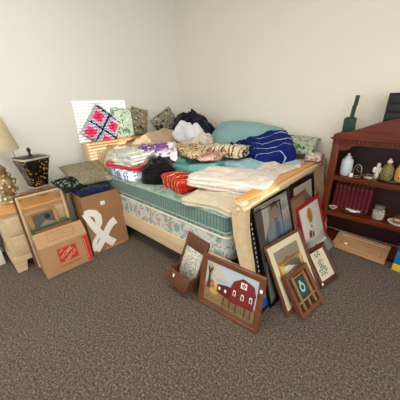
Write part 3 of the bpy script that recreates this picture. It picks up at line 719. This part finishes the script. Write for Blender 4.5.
# ================================================================== BARN PICTURE, WALL BIN
WAL = wood('walnut_moulding', '5a3420', '80502f', .35, 'x', 6); DW = wood('dark_wood', '3b2116', '5a3423', .35, 'x', 6)
def P(n, c, r=.6): return plain('ink_'+n, c, r)
sky, barn, barnd, roofc, grass, tree, wht = P('sky', 'b3bfc8'), P('barn_red', '7a2826'), P('barn_dark', '5f1f20'), P('roof', 'a9b4c2'), P('meadow', '95774f'), P('bark', '4a3b2f'), P('white', 'e9e4d6')
gold, rust, fence = P('gold', 'c79a52'), P('rust', 'b86a3c'), P('fence', '7d6850')
sh = [(sky, rect(.042, .048, .458, .362)), (P('skyglow', 'c2b9a6'), [(.042, .18), (.25, .24), (.14, .36), (.042, .36)]),
      (grass, [(.042, .048), (.458, .048), (.458, .15), (.25, .14), (.15, .17), (.042, .17)]),
      (P('meadow2', '9c8b5c'), [(.042, .048), (.30, .048), (.458, .10), (.458, .048)]), (P('meadow3', '8a7a55'), [(.2, .06), (.458, .05), (.458, .115), (.33, .10)]),
      (rust, disc(.10, .19, .035, 12)), (gold, disc(.125, .16, .045, 10)), (P('foliage', 'd8b68a'), disc(.15, .215, .03, 10)),
      (barnd, [(.150, .150), (.262, .128), (.262, .235), (.150, .212)]), (roofc, [(.130, .215), (.138, .250), (.275, .262), (.262, .232)]),
      (barn, [(.260, .122), (.443, .128), (.446, .235), (.425, .305), (.345, .328), (.285, .285), (.262, .235)]),
      (P('gambrel', '4e3b3c'), stroke([(.262, .238), (.283, .288), (.345, .332), (.427, .309), (.449, .238)], .007)),
      (wht, rect(.333, .262, .378, .307)), (barnd, disc(.3555, .2845, .018, 4)), (gold, disc(.3555, .2845, .010, 8))]
sh += [(P('tufts', '6f6240'), [(.05+.018*k, .06+.006*((k*7) % 5)), (.056+.018*k, .085+.006*((k*7) % 5)), (.062+.018*k, .06+.006*((k*7) % 5))]) for k in range(22)]
sh += [(P('foliage2', 'a5714a'), disc(.05+.017*k, .175+.006*((k*5) % 3), .011, 7)) for k in range(5)]
for u, v in ((.295, .185), (.358, .180), (.420, .188)):
    sh += [(wht, rect(u-.011, v, u+.011, v+.034)), (wht, disc(u, v+.034, .011, 12)), (barnd, rect(u-.006, v+.004, u+.006, v+.034))]
for u, v in ((.175, .178), (.225, .176)): sh += [(wht, rect(u-.009, v, u+.009, v+.025))]
sh += [(tree, stroke([(.080, .155), (.082, .22), (.080, .285)], [.024, .016, .012]))]
for a in ((.057, .348), (.070, .355), (.095, .356), (.112, .345), (.05, .31), (.12, .32)):
    sh += [(tree, stroke([(.081, .27), ((.081+a[0])/2, .315), a], [.010, .006, .002]))]
for v in (.118, .100, .082): sh += [(fence, stroke([(.20, v+.012), (.44, v-.01)], .005))]
for u in (.22, .27, .32, .39, .43): sh += [(tree, rect(u-.004, .065, u+.004, .135))]
b = leaning_frame('framed_picture', 'walnut framed picture of a red barn with a bare tree, leaning on the bed rail', 'picture', (-1.001, 1.040), 4.7, 12.5, .50, .41, .043, .022, WAL, sh, inner=None)
price_tag(b, .481, .311)

M = Matrix.Translation((-1.075, 1.072, .004)) @ rot(3, 17, 0) @ Matrix.Rotation(R(9), 4, 'Y') @ Matrix.Translation((-.225, 0, 0))
wbn = empty('washboard_wall_bin', None, 'wooden wall bin with a metal washboard back, left of the barn picture', 'wall bin', M=M)
RW = wood('reddish_brown_wood', '52301f', '704630', .45, 'z', 6)
bm = bmesh.new()
box(bm, (0, .0, .0), (.022, .02, .46), .004); box(bm, (.203, .0, .0), (.225, .02, .46), .004)
box(bm, (.02, .002, .345), (.205, .018, .45), .004)
for z in (.37, .395, .42): box(bm, (.035, -.003, z), (.19, .003, z+.008), .002)
box(bm, (.0, -.002, .448), (.225, .022, .462), .004); box(bm, (.02, .012, .02), (.205, .018, .35))
link('board_frame', bm, RW, wbn)
t = NT('zinc_washboard', .35, .5); t.b.inputs['Metallic'].default_value = .35; v = t.mapping(); vo = t.voro(v, 75)
t.color(t.ramp(vo.outputs['Distance'], [(.15, '6d655a'), (.4, 'c9c2b4'), (.7, 'e6e0d4')])); t.bump(vo.outputs['Distance'], 1, .004)
bm = bmesh.new(); box(bm, (.022, .004, .06), (.203, .011, .345), .001); link('washboard_panel', bm, t.m, wbn)
bm = bmesh.new()
box(bm, (-.005, -.125, .045), (.230, -.110, .165), .003); box(bm, (-.005, -.112, .045), (.008, .0, .165), .003); box(bm, (.217, -.112, .045), (.230, .0, .165), .003)
box(bm, (.005, -.112, .045), (.22, 0, .055)); link('bin', bm, RW, wbn); price_tag(wbn, .075, .125, .014, .03, -.126)

# ================================================================== PICTURES LEANING ON THE FOOTBOARD
# black board with a row of white marks along the edge
bb = leaning_frame('display_board', 'tall black board with a row of white marks down its edge, beside the bed post', 'board', (-.560, 1.225), 86, 15.0, .50, .74, .012, .016, plain('matt_black', '0e0e10', .5),
                   [(plain('matt_black', '0e0e10', .5), rect(.01, .01, .49, .73))]+[(P('white', 'e9e4d6'), rect(.092, .16+k*.036, .100, .176+k*.036)) for k in range(15)]+[(P('blue', '2a55b8'), rect(.02, .02, .20, .075)), (P('teal', '4e9c96'), rect(.07, .078, .16, .15))], artname='printed_face')
# large portrait poster
gz = P('poster_grey', '8f8a82', .35)
sh = [(gz, rect(.02, .02, .511, .779)), (P('poster_dark', '5a554e', .35), [(.03, .03), (.18, .03), (.15, .45), (.10, .76), (.03, .76)]), (P('poster_light', 'b5afa3', .35), [(.10, .5), (.19, .62), (.2, .75), (.12, .76)]),
      (P('poster_blue', '7f94a5', .35), [(.15, .10), (.47, .10), (.48, .50), (.40, .60), (.32, .63), (.24, .61), (.17, .54)]),
      (P('poster_blue2', '5f7284', .35), [(.24, .2), (.30, .2), (.33, .58), (.27, .60)]),
      (P('skin', '9c8470', .35), disc(.285, .665, .05, 16, 1.3)), (P('hair', '5a4d42', .35), [(.235, .69), (.24, .735), (.29, .755), (.335, .73), (.34, .68), (.31, .715), (.26, .71)]),
      (P('skin_dark', '6e5b4e', .35), [(.26, .62), (.31, .62), (.315, .60), (.25, .60)]), (P('fog', 'a19c92', .35), rect(.36, .55, .50, .77)), (P('poster_light', 'a29c90', .35), [(.03, .04), (.14, .04), (.10, .30), (.05, .36)]), (P('poster_dark', '5a554e', .35), [(.40, .10), (.505, .06), (.505, .34), (.45, .40)]), (P('skin', '9c8470', .35), [(.19, .36), (.27, .40), (.26, .44), (.18, .41)]), (P('poster_light', 'a29c90', .35), stroke([(.20, .5), (.25, .62)], .008)), (P('poster_light', 'a29c90', .35), stroke([(.37, .5), (.33, .61)], .008))]
for k, (u, v0, v1) in enumerate(((.385, .60, .74), (.405, .57, .75), (.425, .60, .76), (.447, .565, .745), (.467, .61, .76), (.487, .58, .75))):
    n = 7
    sh += [(P('white', 'e9e4d6'), stroke([(u+.006*(-1)**(j+k), v0+(v1-v0)*j/n) for j in range(n+1)], .006))]
leaning_frame('framed_poster', 'large black framed grey poster of a person in a pale blue jacket', 'poster', (-.527, 1.345), 86.9, 16.1, .531, .799, .020, .018, plain('black_lacquer', '131212', .25), sh, glass=True)
# brown frame and dark frame further along
leaning_frame('framed_picture', 'plain brown framed board just right of the large poster', 'picture', (-.572, 1.955), 88, 12.5, .30, .655, .03, .012, wood('mid_brown_frame', '6a4530', '86593d', .4, 'y'),
              [(P('brown_card', '8a664c'), rect(.02, .02, .28, .63))])
leaning_frame('framed_picture', 'black framed pale picture high behind the red frame, beside the bookcase', 'picture', (-.602, 2.02), 88, 11, .52, .765, .05, .012, plain('black_lacquer', '131212', .25),
              [(P('dim_pale', 'a99c86'), rect(.04, .04, .48, .725)), (P('dim_dark', '6b6052'), [(.08, .05), (.46, .05), (.46, .5), (.3, .66), (.08, .62)]), (P('dim_mark', 'd8cdb8'), disc(.22, .60, .012, 10))])
# red frame with balloon
sh = [(P('balloon_sky', 'f2f3ea', .4), rect(.038, .038, .472, .522)), (P('balloon_haze', 'd9dfd9', .4), [(.04, .04), (.47, .04), (.47, .2), (.2, .17), (.04, .22)]),
      (P('balloon', 'eda352', .4), disc(.235, .420, .060, 20, 1.25)), (P('balloon_stripe', 'c67f38', .4), disc(.235, .420, .022, 16, 3.2)),
      (P('basket', '6b5a4c', .4), rect(.215, .295, .245, .315)), (P('rope', '6b5a4c', .4), stroke([(.205, .355), (.22, .31)], .004)), (P('rope', '6b5a4c', .4), stroke([(.265, .355), (.24, .31)], .004)),
      (P('red_figure', 'b23a3e', .4), [(.15, .21), (.20, .21), (.205, .27), (.175, .285), (.15, .26)]), (P('red_figure', 'b23a3e', .4), rect(.22, .20, .25, .255)), (P('shade_green', '6e7f6c', .4), rect(.06, .04, .45, .10))]
leaning_frame('framed_picture', 'bright red framed picture of an orange hot air balloon', 'picture', (-.49, 2.045), 86.5, 20, .51, .56, .036, .016, plain('red_lacquer', 'a3202c', .3), sh, glass=True)
# grey and white plaque
leaning_frame('desk_plaque', 'grey and white plaque propped low between the red frame and the flower picture', 'plaque', (-.405, 2.26), 84, 50, .27, .24, .03, .018, plain('pewter_frame', '5e5a56', .4),
              [(P('white', 'e9e4d6'), rect(.03, .03, .24, .21)), (P('plaque_grey', '8d8a84'), rect(.03, .03, .24, .13))])
# brown framed picture with cream mat
leaning_frame('framed_picture', 'brown framed picture with a wide cream mat, leaning on the poster', 'picture', (-.400, 1.350), 79.5, 29.5, .46, .525, .026, .018, wood('brown_mat_frame', '50301f', '74482d', .35, 'x'),
              [(P('mauve_art', '9b8a7c'), rect(.06, .06, .40, .465)), (P('mauve_dark', '6f5f55'), [(.09, .1), (.36, .1), (.36, .3), (.2, .38), (.09, .3)])], matw=.05, matc=P('cream_mat', 'e6dbbc'), glass=True)
# gold frame
leaning_frame('framed_picture', 'gold framed picture with a pale centre, behind the brown shadow box', 'picture', (-.362, 1.43), 81, 33.0, .30, .372, .020, .014, plain('gold_leaf', 'b98d35', .3, metal=.6),
              [(P('gold_mat', 'c9b27c'), rect(.015, .015, .285, .357)), (P('pale_print', 'e6e0d2', .3), rect(.055, .055, .245, .32)), (P('pale_mark', 'a39a8a', .3), [(.07, .27), (.2, .29), (.26, .26), (.2, .25)])], inner=(.010, plain('gold_leaf2', 'd8b25e', .3, metal=.6)))
# shadow box
sbx = leaning_frame('shadow_box', 'small deep brown shadow box frame with compartments, frontmost by the footboard', 'shadow box', (-.302, 1.388), 80, 37, .286, .304, .030, .040, wood('shadow_box_wood', '5f3622', '7d4b30', .35, 'x'),
              [(P('box_felt', '2f2a26'), rect(.02, .02, .266, .284)), (P('slate_green', '28473f'), rect(.085, .10, .215, .255)), (P('chalk', '9fc4c4'), disc(.155, .165, .030, 14, 1.2)), (P('slate_green', '28473f'), disc(.155, .165, .017, 14, 1.2)), (P('chalk', '9fc4c4'), disc(.150, .205, .014, 12))])
bm = bmesh.new()
for a, b_ in (((.072, .008, .03), (.080, .030, .274)), ((.216, .008, .03), (.223, .030, .274)), ((.03, .008, .088), (.256, .030, .095)), ((.078, .008, .257), (.218, .030, .263)), ((.145, .010, .03), (.151, .030, .09))): box(bm, a, b_, .001)
link('divider', bm, wood('pale_divider', '9c7346', 'b98d5c', .4, 'x'), sbx)
# flower picture
sh = [(P('ivory_card', 'dcd3b8'), rect(.02, .025, .252, .30))]
for (u0, v0, u1, v1) in ((.10, .09, .13, .26), (.12, .10, .09, .19), (.13, .12, .165, .20)): sh += [(P('stem', '4b6650'), stroke([(u0, v0), ((u0+u1)/2+.008, (v0+v1)/2), (u1, v1)], .004))]
for k in range(14):
    a = k*2.4; r = .012+.0025*k; u, v = .118+math.cos(a)*r, .115+math.sin(a)*r*.8
    sh += [(P('leaf'+str(k % 3), ('54776b', '7c9c92', '3d5f55')[k % 3]), [(u, v), (u+.022*math.cos(a), v+.022*math.sin(a)), (u+.026*math.cos(a+.6), v+.026*math.sin(a+.6)), (u+.010*math.cos(a+1.4), v+.010*math.sin(a+1.4))])]
for (u, v, r) in ((.115, .185, .020), (.095, .175, .014), (.135, .195, .012)): sh += [(P('rose', 'b8857c'), disc(u, v, r, 9)), (P('rose2', 'd3aca0'), disc(u, v, r*.5, 7))]
for (u, v) in ((.125, .25), (.10, .235), (.15, .24), (.09, .255), (.14, .265)): sh += [(P('leaf0', '54776b'), [(u-.014, v), (u, v+.010), (u+.014, v+.003), (u, v-.008)])]
fp = leaning_frame('framed_picture', 'dark wood framed picture of teal leaves and pink flowers on ivory', 'picture', (-.300, 1.800), 76.4, 37.6, .272, .321, .040, .018, DW, sh, inner=None)
price_tag(fp, .02, .03, .02, .018)

# ================================================================== BOOKCASE
CH = wood('cherry_x', '4c1b08', '74310f', .38, 'x', 4, .3); CHZ = wood('cherry_z', '4c1b08', '74310f', .38, 'z', 4, .3); CHD = wood('cherry_inside', '2a100a', '3c180d', .5, 'z', 4)  # CHD is the cherry darkened for shade in the recesses
bx0, bx1, by0, by1 = -.615, .495, 2.58, 2.885
bc = empty('bookcase', (-.06, 2.73, 0), 'cherry red wooden bookcase with an arched crown and open shelves', 'bookcase')
def bp(name, bm, m):
    bmesh.ops.transform(bm, matrix=Matrix.Translation((.06, -2.73, 0)), verts=bm.verts); return link(name, bm, m, bc)
for x0, x1, xs in ((bx0, bx0+.025, bx0+.065), (bx1-.025, bx1, bx1-.065)):
    bm = bmesh.new(); box(bm, (x0, by0+.01, 0), (x1, by1, 1.14), .003)
    box(bm, (min(x0, xs) if xs > x0 else xs, by0, 0), (max(xs, x0) if xs > x0 else x1, by0+.022, 1.10), .004)
    bp('side_panel', bm, CHZ)
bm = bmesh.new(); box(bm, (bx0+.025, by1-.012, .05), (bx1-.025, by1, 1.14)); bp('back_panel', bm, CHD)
for z0, z1, y0 in ((.01, .040, by0+.035), (.325, .370, by0+.004), (.70, .745, by0+.004), (1.125, 1.15, by0+.04)):
    bm = bmesh.new(); box(bm, (bx0+.025, y0, z0), (bx1-.025, by1-.012, z1), .004); bp('shelf', bm, CH)
cxm = (bx0+bx1)/2
top = [(-.615, 1.115), (-.61, 1.14), (-.59, 1.155), (-.52, 1.165), (-.44, 1.190), (-.36, 1.225), (-.29, 1.255), (-.20, 1.285), (-.12, 1.303), (cxm, 1.308)]
top += [(2*cxm-x, z) for x, z in top[-2::-1]]
bot = [(-.555, 1.115), (-.555, .998), (-.49, 1.0), (-.468, 1.012), (-.455, 1.032), (-.44, 1.045), (-.41, 1.052)]
bot = [(2*cxm-x, z) for x, z in bot] + bot[::-1]
bm = bmesh.new(); prism(bm, top+[(2*cxm+.615+0*1, 1.05)] + bot + [(-.615, 1.05)], by0-.004, by0+.018, 'y'); bp('crown', bm, CH)
bm = bmesh.new(); prism(bm, [(x*1.0, z) for x, z in top]+[(bx1+.02, 1.115), (bx0-.02, 1.115)][::1], by0-.022, by0-.004, 'y')
box(bm, (bx0-.015, by0-.030, 1.098), (bx1+.015, by0-.003, 1.116), .005); bp('crown_moulding', bm, CH)
bm = bmesh.new(); x = bx0+.03
while x < bx1-.03: box(bm, (x, by0-.018, 1.070), (x+.017, by0-.004, 1.092), .002); x += .030
box(bm, (bx0, by0-.010, 1.062), (bx1, by0-.003, 1.070), .002)
bp('dentil_strip', bm, CHZ)
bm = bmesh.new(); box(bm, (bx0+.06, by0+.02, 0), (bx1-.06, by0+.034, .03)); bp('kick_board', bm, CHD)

# on top
ch = empty('candle_holder', None, 'dark green square post candle holder standing on the bookcase top', 'candle holder', M=Matrix.Translation((-.535, 2.73, 1.151)))
GRN = plain('dark_green_paint', '23402f', .5)
bm = bmesh.new(); box(bm, (-.045, -.045, 0), (.045, .045, .125), .004); box(bm, (-.035, -.035, .125), (.035, .035, .135), .003); link('base', bm, GRN, ch)
bm = bmesh.new(); M2 = Matrix.Rotation(R(3), 4, 'Y'); t = bmesh.new(); box(t, (-.016, -.016, .12), (.016, .016, .24), .003); box(t, (-.010, -.016, .235), (.020, .016, .325), .003); merge(bm, t, 0, M2); link('post', bm, GRN, ch)
bk = empty('storage_box', None, 'black ridged box standing on the bookcase top at the right edge', 'box', M=Matrix.Translation((-.15, 2.76, 1.151)))
bm = bmesh.new(); box(bm, (-.13, -.07, 0), (.20, .07, .335), .006); link('body', bm, plain('black_plastic', '141312', .35), bk)
for z in (.07, .14, .21, .28):
    bm = bmesh.new(); box(bm, (-.12, -.078, z-.028), (.19, -.066, z+.028), .004); link('drawer', bm, plain('black_plastic_dark', '1d1b1a', .3), bk)

# upper shelf
SZ = .746
jg = empty('ceramic_jug', (-.475, 2.68, SZ), 'white ceramic jug with a lid on the upper shelf, leftmost', 'jug')
bm = bmesh.new(); lathe(bm, [(.040, 0), (.048, .01), (.052, .05), (.052, .12), (.046, .155), (.028, .168), (.026, .175)], 30); link('body', bm, plain('milk_glass', 'cdd6dc', .2, .6), jg)
bm = bmesh.new(); lathe(bm, [(.031, .174), (.031, .182), (.014, .190), (.010, .205), (.014, .212), (.004, .218)], 24); link('lid', bm, plain('milk_glass', 'cdd6dc'), jg)
wk = empty('wire_stand', (-.375, 2.67, SZ), 'looped wire stand on the upper shelf beside the white jug', 'stand')
bm = bmesh.new()
tube(bm, [(-.03, 0, .004), (-.035, 0, .06), (-.02, 0, .11), (0, 0, .125), (.02, 0, .11), (.035, 0, .06), (.03, 0, .004)], .0035, 6)
tube(bm, [(.035*math.cos(a*PI/8), .035*math.sin(a*PI/8), .004) for a in range(16)], .003, 6, True)
tube(bm, [(.02*math.cos(a*PI/8)+.01, .02, .075+.03*math.sin(a*PI/8)) for a in range(16)], .0025, 6, True)
link('wire_frame', bm, plain('silver_wire', 'a59a8a', .3, metal=.7), wk)
bm = bmesh.new(); box(bm, (-.055, -.045, 0), (-.025, -.035, .04), .002); o = link('price_tag', bm, plain('tag_white', 'f4f1e8'), wk); o['label'] = 'white price tag'
wd = empty('wire_basket', (-.275, 2.67, SZ), 'small flat wire basket holding a white card on the upper shelf', 'basket')
bm = bmesh.new()
for r, z in ((.035, .004), (.05, .03)): tube(bm, [(r*math.cos(a*PI/10), r*.8*math.sin(a*PI/10), z) for a in range(20)], .0025, 6, True)
for k in range(10):
    a = k*PI/5; tube(bm, [(.035*math.cos(a), .028*math.sin(a), .004), (.05*math.cos(a), .04*math.sin(a), .03)], .0018, 5)
link('wire', bm, plain('silver_wire', 'a59a8a'), wd)
bm = bmesh.new(); box(bm, (-.03, -.018, .006), (.028, .012, .012), .001); link('card', bm, plain('tag_white', 'f4f1e8'), wd)
bm = bmesh.new(); lathe(bm, [(.05, 0), (.075, .004), (.105, .018), (.108, .022), (.10, .022), (.07, .010), (.0001, .008)], 40, cap=False); bm.faces.new([v for v in bm.verts if abs(v.co.z) < 1e-6][::-1])
pl = tag(link('plate', bm, print_fabric('green_plate_glaze', '5f7f5c', ['c9d3b8', '3f5f44'], 40, .4, .3), loc=(-.105, 2.70, SZ)), 'green patterned plate under the painted ornaments on the upper shelf', 'plate')
for (x, y, r, h, c1, lab, nm) in ((-.150, 2.705, .050, .16, ('8a7448', ['3f4a2a', 'b9a370', '4f3a26']), 'mossy tan rounded ornament, left one on the green plate', 'tan_glaze'),
                                  (-.045, 2.70, .052, .18, ('cf9a63', ['a3562f', 'e9cfa0', '7d8a4c']), 'orange brown rounded ornament, right one on the green plate', 'orange_glaze')):
    r_ = empty('painted_ornament', (x, y, SZ+.0095), lab, 'ornament')
    bm = bmesh.new(); lathe(bm, [(r*.75, 0), (r*.95, .02), (r, .06), (r*.95, h*.6), (r*.6, h*.82), (r*.22, h*.95)], 24); link('body', bm, print_fabric(nm, c1[0], c1[1], 40, .5, .3), r_)
    bm = bmesh.new(); lathe(bm, [(r*.25, h*.93), (r*.45, h*.99), (r*.35, h*1.08), (r*.08, h*1.15)], 18); ball(bm, (0, -r*.2, h*1.15), r*.2, seg=10); link('top_knob', bm, plain('white_glaze', 'e3ddd0', .3), r_)
bm = bmesh.new(); lathe(bm, [(.018, 0), (.024, .01), (.014, .06), (.010, .10), (.016, .115), (.014, .14), (.004, .15)], 16)
for s_ in (-1, 1): ball(bm, (s_*.022, 0, .08), .02, (.9, .3, 1.5), seg=10)
tag(link('angel_figurine', bm, plain('white_glaze', 'e3ddd0', .3), loc=(-.225, 2.715, SZ)), 'small white winged figurine left of the green plate', 'figurine')

# lower shelf
LZ = .371
BURG = NT('burgundy_cover', .45, .4); v = BURG.mapping(); n = BURG.noise(v, 30, 2); BURG.color(BURG.mix(.15, '5e1320', n.outputs['Color'], 'SOFT_LIGHT')); BURG = BURG.m
PAGES = plain('book_pages', 'd7c9a8', .9)
xx = -.548; GOLDP = plain('gold_stamp', 'a5633f', .4)
for k in range(9):
    w = .0375; hh = .262
    r_ = empty('book', (xx+w/2, 2.80, LZ), 'burgundy hardback of the matching set on the lower shelf', 'book', 'burgundy set of books on the lower shelf')
    bm = bmesh.new(); W2 = w/2-.0006
    prism(bm, [(-W2, -.075), (-W2*.6, -.081), (W2*.6, -.081), (W2, -.075), (W2, .072), (W2-.003, .072), (W2-.003, -.072), (-W2+.003, -.072), (-W2+.003, .072), (-W2, .072)], 0, hh, 'z'); link('cover', bm, BURG, r_)
    bm = bmesh.new(); box(bm, (-W2+.0035, -.0715, .004), (W2-.0035, .068, hh-.005)); link('page_block', bm, PAGES, r_)
    for z in (.03, .235):
        bm = bmesh.new(); box(bm, (-W2*.6, -.0822, z), (W2*.6, -.0808, z+.004)); link('spine_band', bm, GOLDP, r_)
    xx += w
sd = empty('small_dish', (-.515, 2.655, LZ), 'small white decorated dish at the left end of the lower shelf', 'dish')
bm = bmesh.new(); lathe(bm, [(.018, 0), (.022, .004), (.040, .022), (.042, .026), (.036, .024), (.015, .008), (.001, .007)], 28, cap=False); link('bowl', bm, plain('white_glaze', 'e3ddd0', .3), sd)
bm = bmesh.new(); ball(bm, (.01, 0, .022), .012, seg=10); ball(bm, (-.012, .006, .020), .011, seg=10); link('beads', bm, plain('grey_bead', '8a8478', .3), sd)
pt = tag(link('plate', (lambda b_: (lathe(b_, [(.05, 0), (.08, .003), (.105, .014), (.106, .018), (.098, .017), (.07, .008), (.001, .007)], 40, cap=False), b_)[1])(bmesh.new()), plain('dark_glaze', '4b3a33', .25, .5), loc=(-.335, 2.67, LZ)), 'dark plate with white eggs on it in front of the burgundy books', 'plate')
pt.scale = (.9, .62, 1); 
for (x, y, s_, lab) in ((-.375, 2.688, .020, 'white egg at the left of the dark plate'), (-.295, 2.690, .017, 'white egg at the right of the dark plate'), (-.335, 2.655, .026, 'largest white egg, at the front of the dark plate')):
    bm = bmesh.new(); ball(bm, (0, 0, s_*.5), s_, (1.5, .8, .5), seg=18); tag(link('egg', bm, plain('egg_white', 'efe9dc', .4), loc=(x, y, LZ+.011)), lab, 'egg', 'eggs on the dark plate')
jr = empty('glass_jar', (-.128, 2.675, LZ), 'lidded glass jar with white filling on the lower shelf', 'jar')
t = NT('clear_glass', .03, .5); t.b.inputs['Transmission Weight'].default_value = .9; t.b.inputs['IOR'].default_value = 1.3; t.color('e8eeea'); CG = t.m
bm = bmesh.new(); lathe(bm, [(.040, 0), (.048, .008), (.050, .03), (.050, .085), (.038, .105), (.036, .112)], 30); link('jar_body', bm, CG, jr)
bm = bmesh.new(); lathe(bm, [(.036, .004), (.043, .012), (.0455, .03), (.0455, .066), (.034, .075)], 26)
for k in range(9): ball(bm, (.025*math.cos(k*.7*2), .025*math.sin(k*.7*2), .068+.004*(k % 3)), .013, seg=10)
link('filling', bm, print_fabric('shells', 'e2d6c4', ['f2ece0', 'b09a84'], 60, .5), jr)
bm = bmesh.new(); lathe(bm, [(.040, .110), (.041, .128), (.036, .134), (.02, .137)], 30); link('jar_lid', bm, plain('zinc_lid', '9a968c', .35, metal=.7), jr)
bm = bmesh.new(); lathe(bm, [(.045, 0), (.07, .004), (.092, .014), (.093, .018), (.08, .016), (.05, .008), (.001, .007)], 36, cap=False)
tag(link('saucer', bm, plain('white_glaze', 'e3ddd0', .3), loc=(.045, 2.665, LZ)), 'white saucer at the right end of the lower shelf', 'saucer')
for k, (w, c, lab) in enumerate(((.055, '7a4a30', 'brown leather case, lowest on the white saucer'), (.05, 'b9a58a', 'tan case lying on the brown one'), (.045, '5a3325', 'dark brown case, topmost over the white saucer'))):
    bm = bmesh.new(); box(bm, (-w, -.032, 0), (w, .032, .022), .004); box(bm, (-w-.001, -.033, .010), (w+.001, .033, .012), .0005)
    tag(link('small_case', bm, plain('case'+'abc'[k], c, .5), loc=(.05, 2.67, LZ+.0095+k*.0226)), lab, 'case')

# on the floor by the bookcase
OAKP = wood('light_oak_panel', 'ad8058', 'c49a72', .35, 'x', 5)
cd = empty('cabinet_door', None, 'light oak raised panel cabinet door lying at the foot of the bookcase', 'cabinet door', M=Matrix.Translation((-.439, 2.505, .030)) @ rot(-3.8, 76))
bm = bmesh.new(); ring_frame(bm, .466, .267, [(0, .018), (0, .003), (.003, 0), (.042, 0), (.050, .007), (.050, .018)]); link('door_frame', bm, OAKP, cd, smooth=False)
bm = bmesh.new(); ring_frame(bm, .466, .267, [(.050, .012), (.050, .008), (.072, .003), (.072, .012)]); box(bm, (.070, .003, .070), (.396, .011, .197)); link('raised_panel', bm, OAKP, cd, smooth=False)
price_tag(cd, .115, .10, .03, .022, .002)
cb = empty('craft_box', None, 'tall blue and yellow box with green lid on the carpet at the right edge', 'box', M=Matrix.Translation((.085, 2.47, .001)) @ rot(-6))
bm = bmesh.new(); box(bm, (0, 0, 0), (.20, .08, .07), .004); link('lower_band', bm, plain('yellow_card', 'd8c33c', .5), cb)
bm = bmesh.new(); box(bm, (0.001, .001, .07), (.199, .079, .20), .004); link('box_body', bm, plain('blue_card', '1f6fae', .5), cb)
bm = bmesh.new(); box(bm, (-.001, -.001, .20), (.201, .081, .265), .006); link('lid', bm, plain('green_card', '24523a', .5), cb)

# ================================================================== CAMERA
sc_ = bpy.context.scene
cam = bpy.data.cameras.new('camera'); co = bpy.data.objects.new('camera', cam); COL.objects.link(co)
cam.sensor_fit = 'HORIZONTAL'; cam.sensor_width = 36; cam.lens = 240/400*36; cam.clip_start = .05
yaw, pit, rol = 2.30895285, .388567897, -.0222858835
F = Vector((math.cos(pit)*math.cos(yaw), math.cos(pit)*math.sin(yaw), -math.sin(pit)))
r0 = Vector((math.sin(yaw), -math.cos(yaw), 0)); u0 = r0.cross(F)
r2 = r0*math.cos(rol)+u0*math.sin(rol); u2 = -r0*math.sin(rol)+u0*math.cos(rol)
Mx = Matrix((r2, u2, -F)).transposed().to_4x4(); Mx.translation = (0, 0, 1.45)
co.matrix_world = Mx; sc_.camera = co
sc_.view_settings.view_transform = 'Standard'; sc_.view_settings.look = 'None'; sc_.view_settings.gamma = 1
sc_.view_settings.use_curve_mapping = False; sc_.view_settings.exposure = -0.06
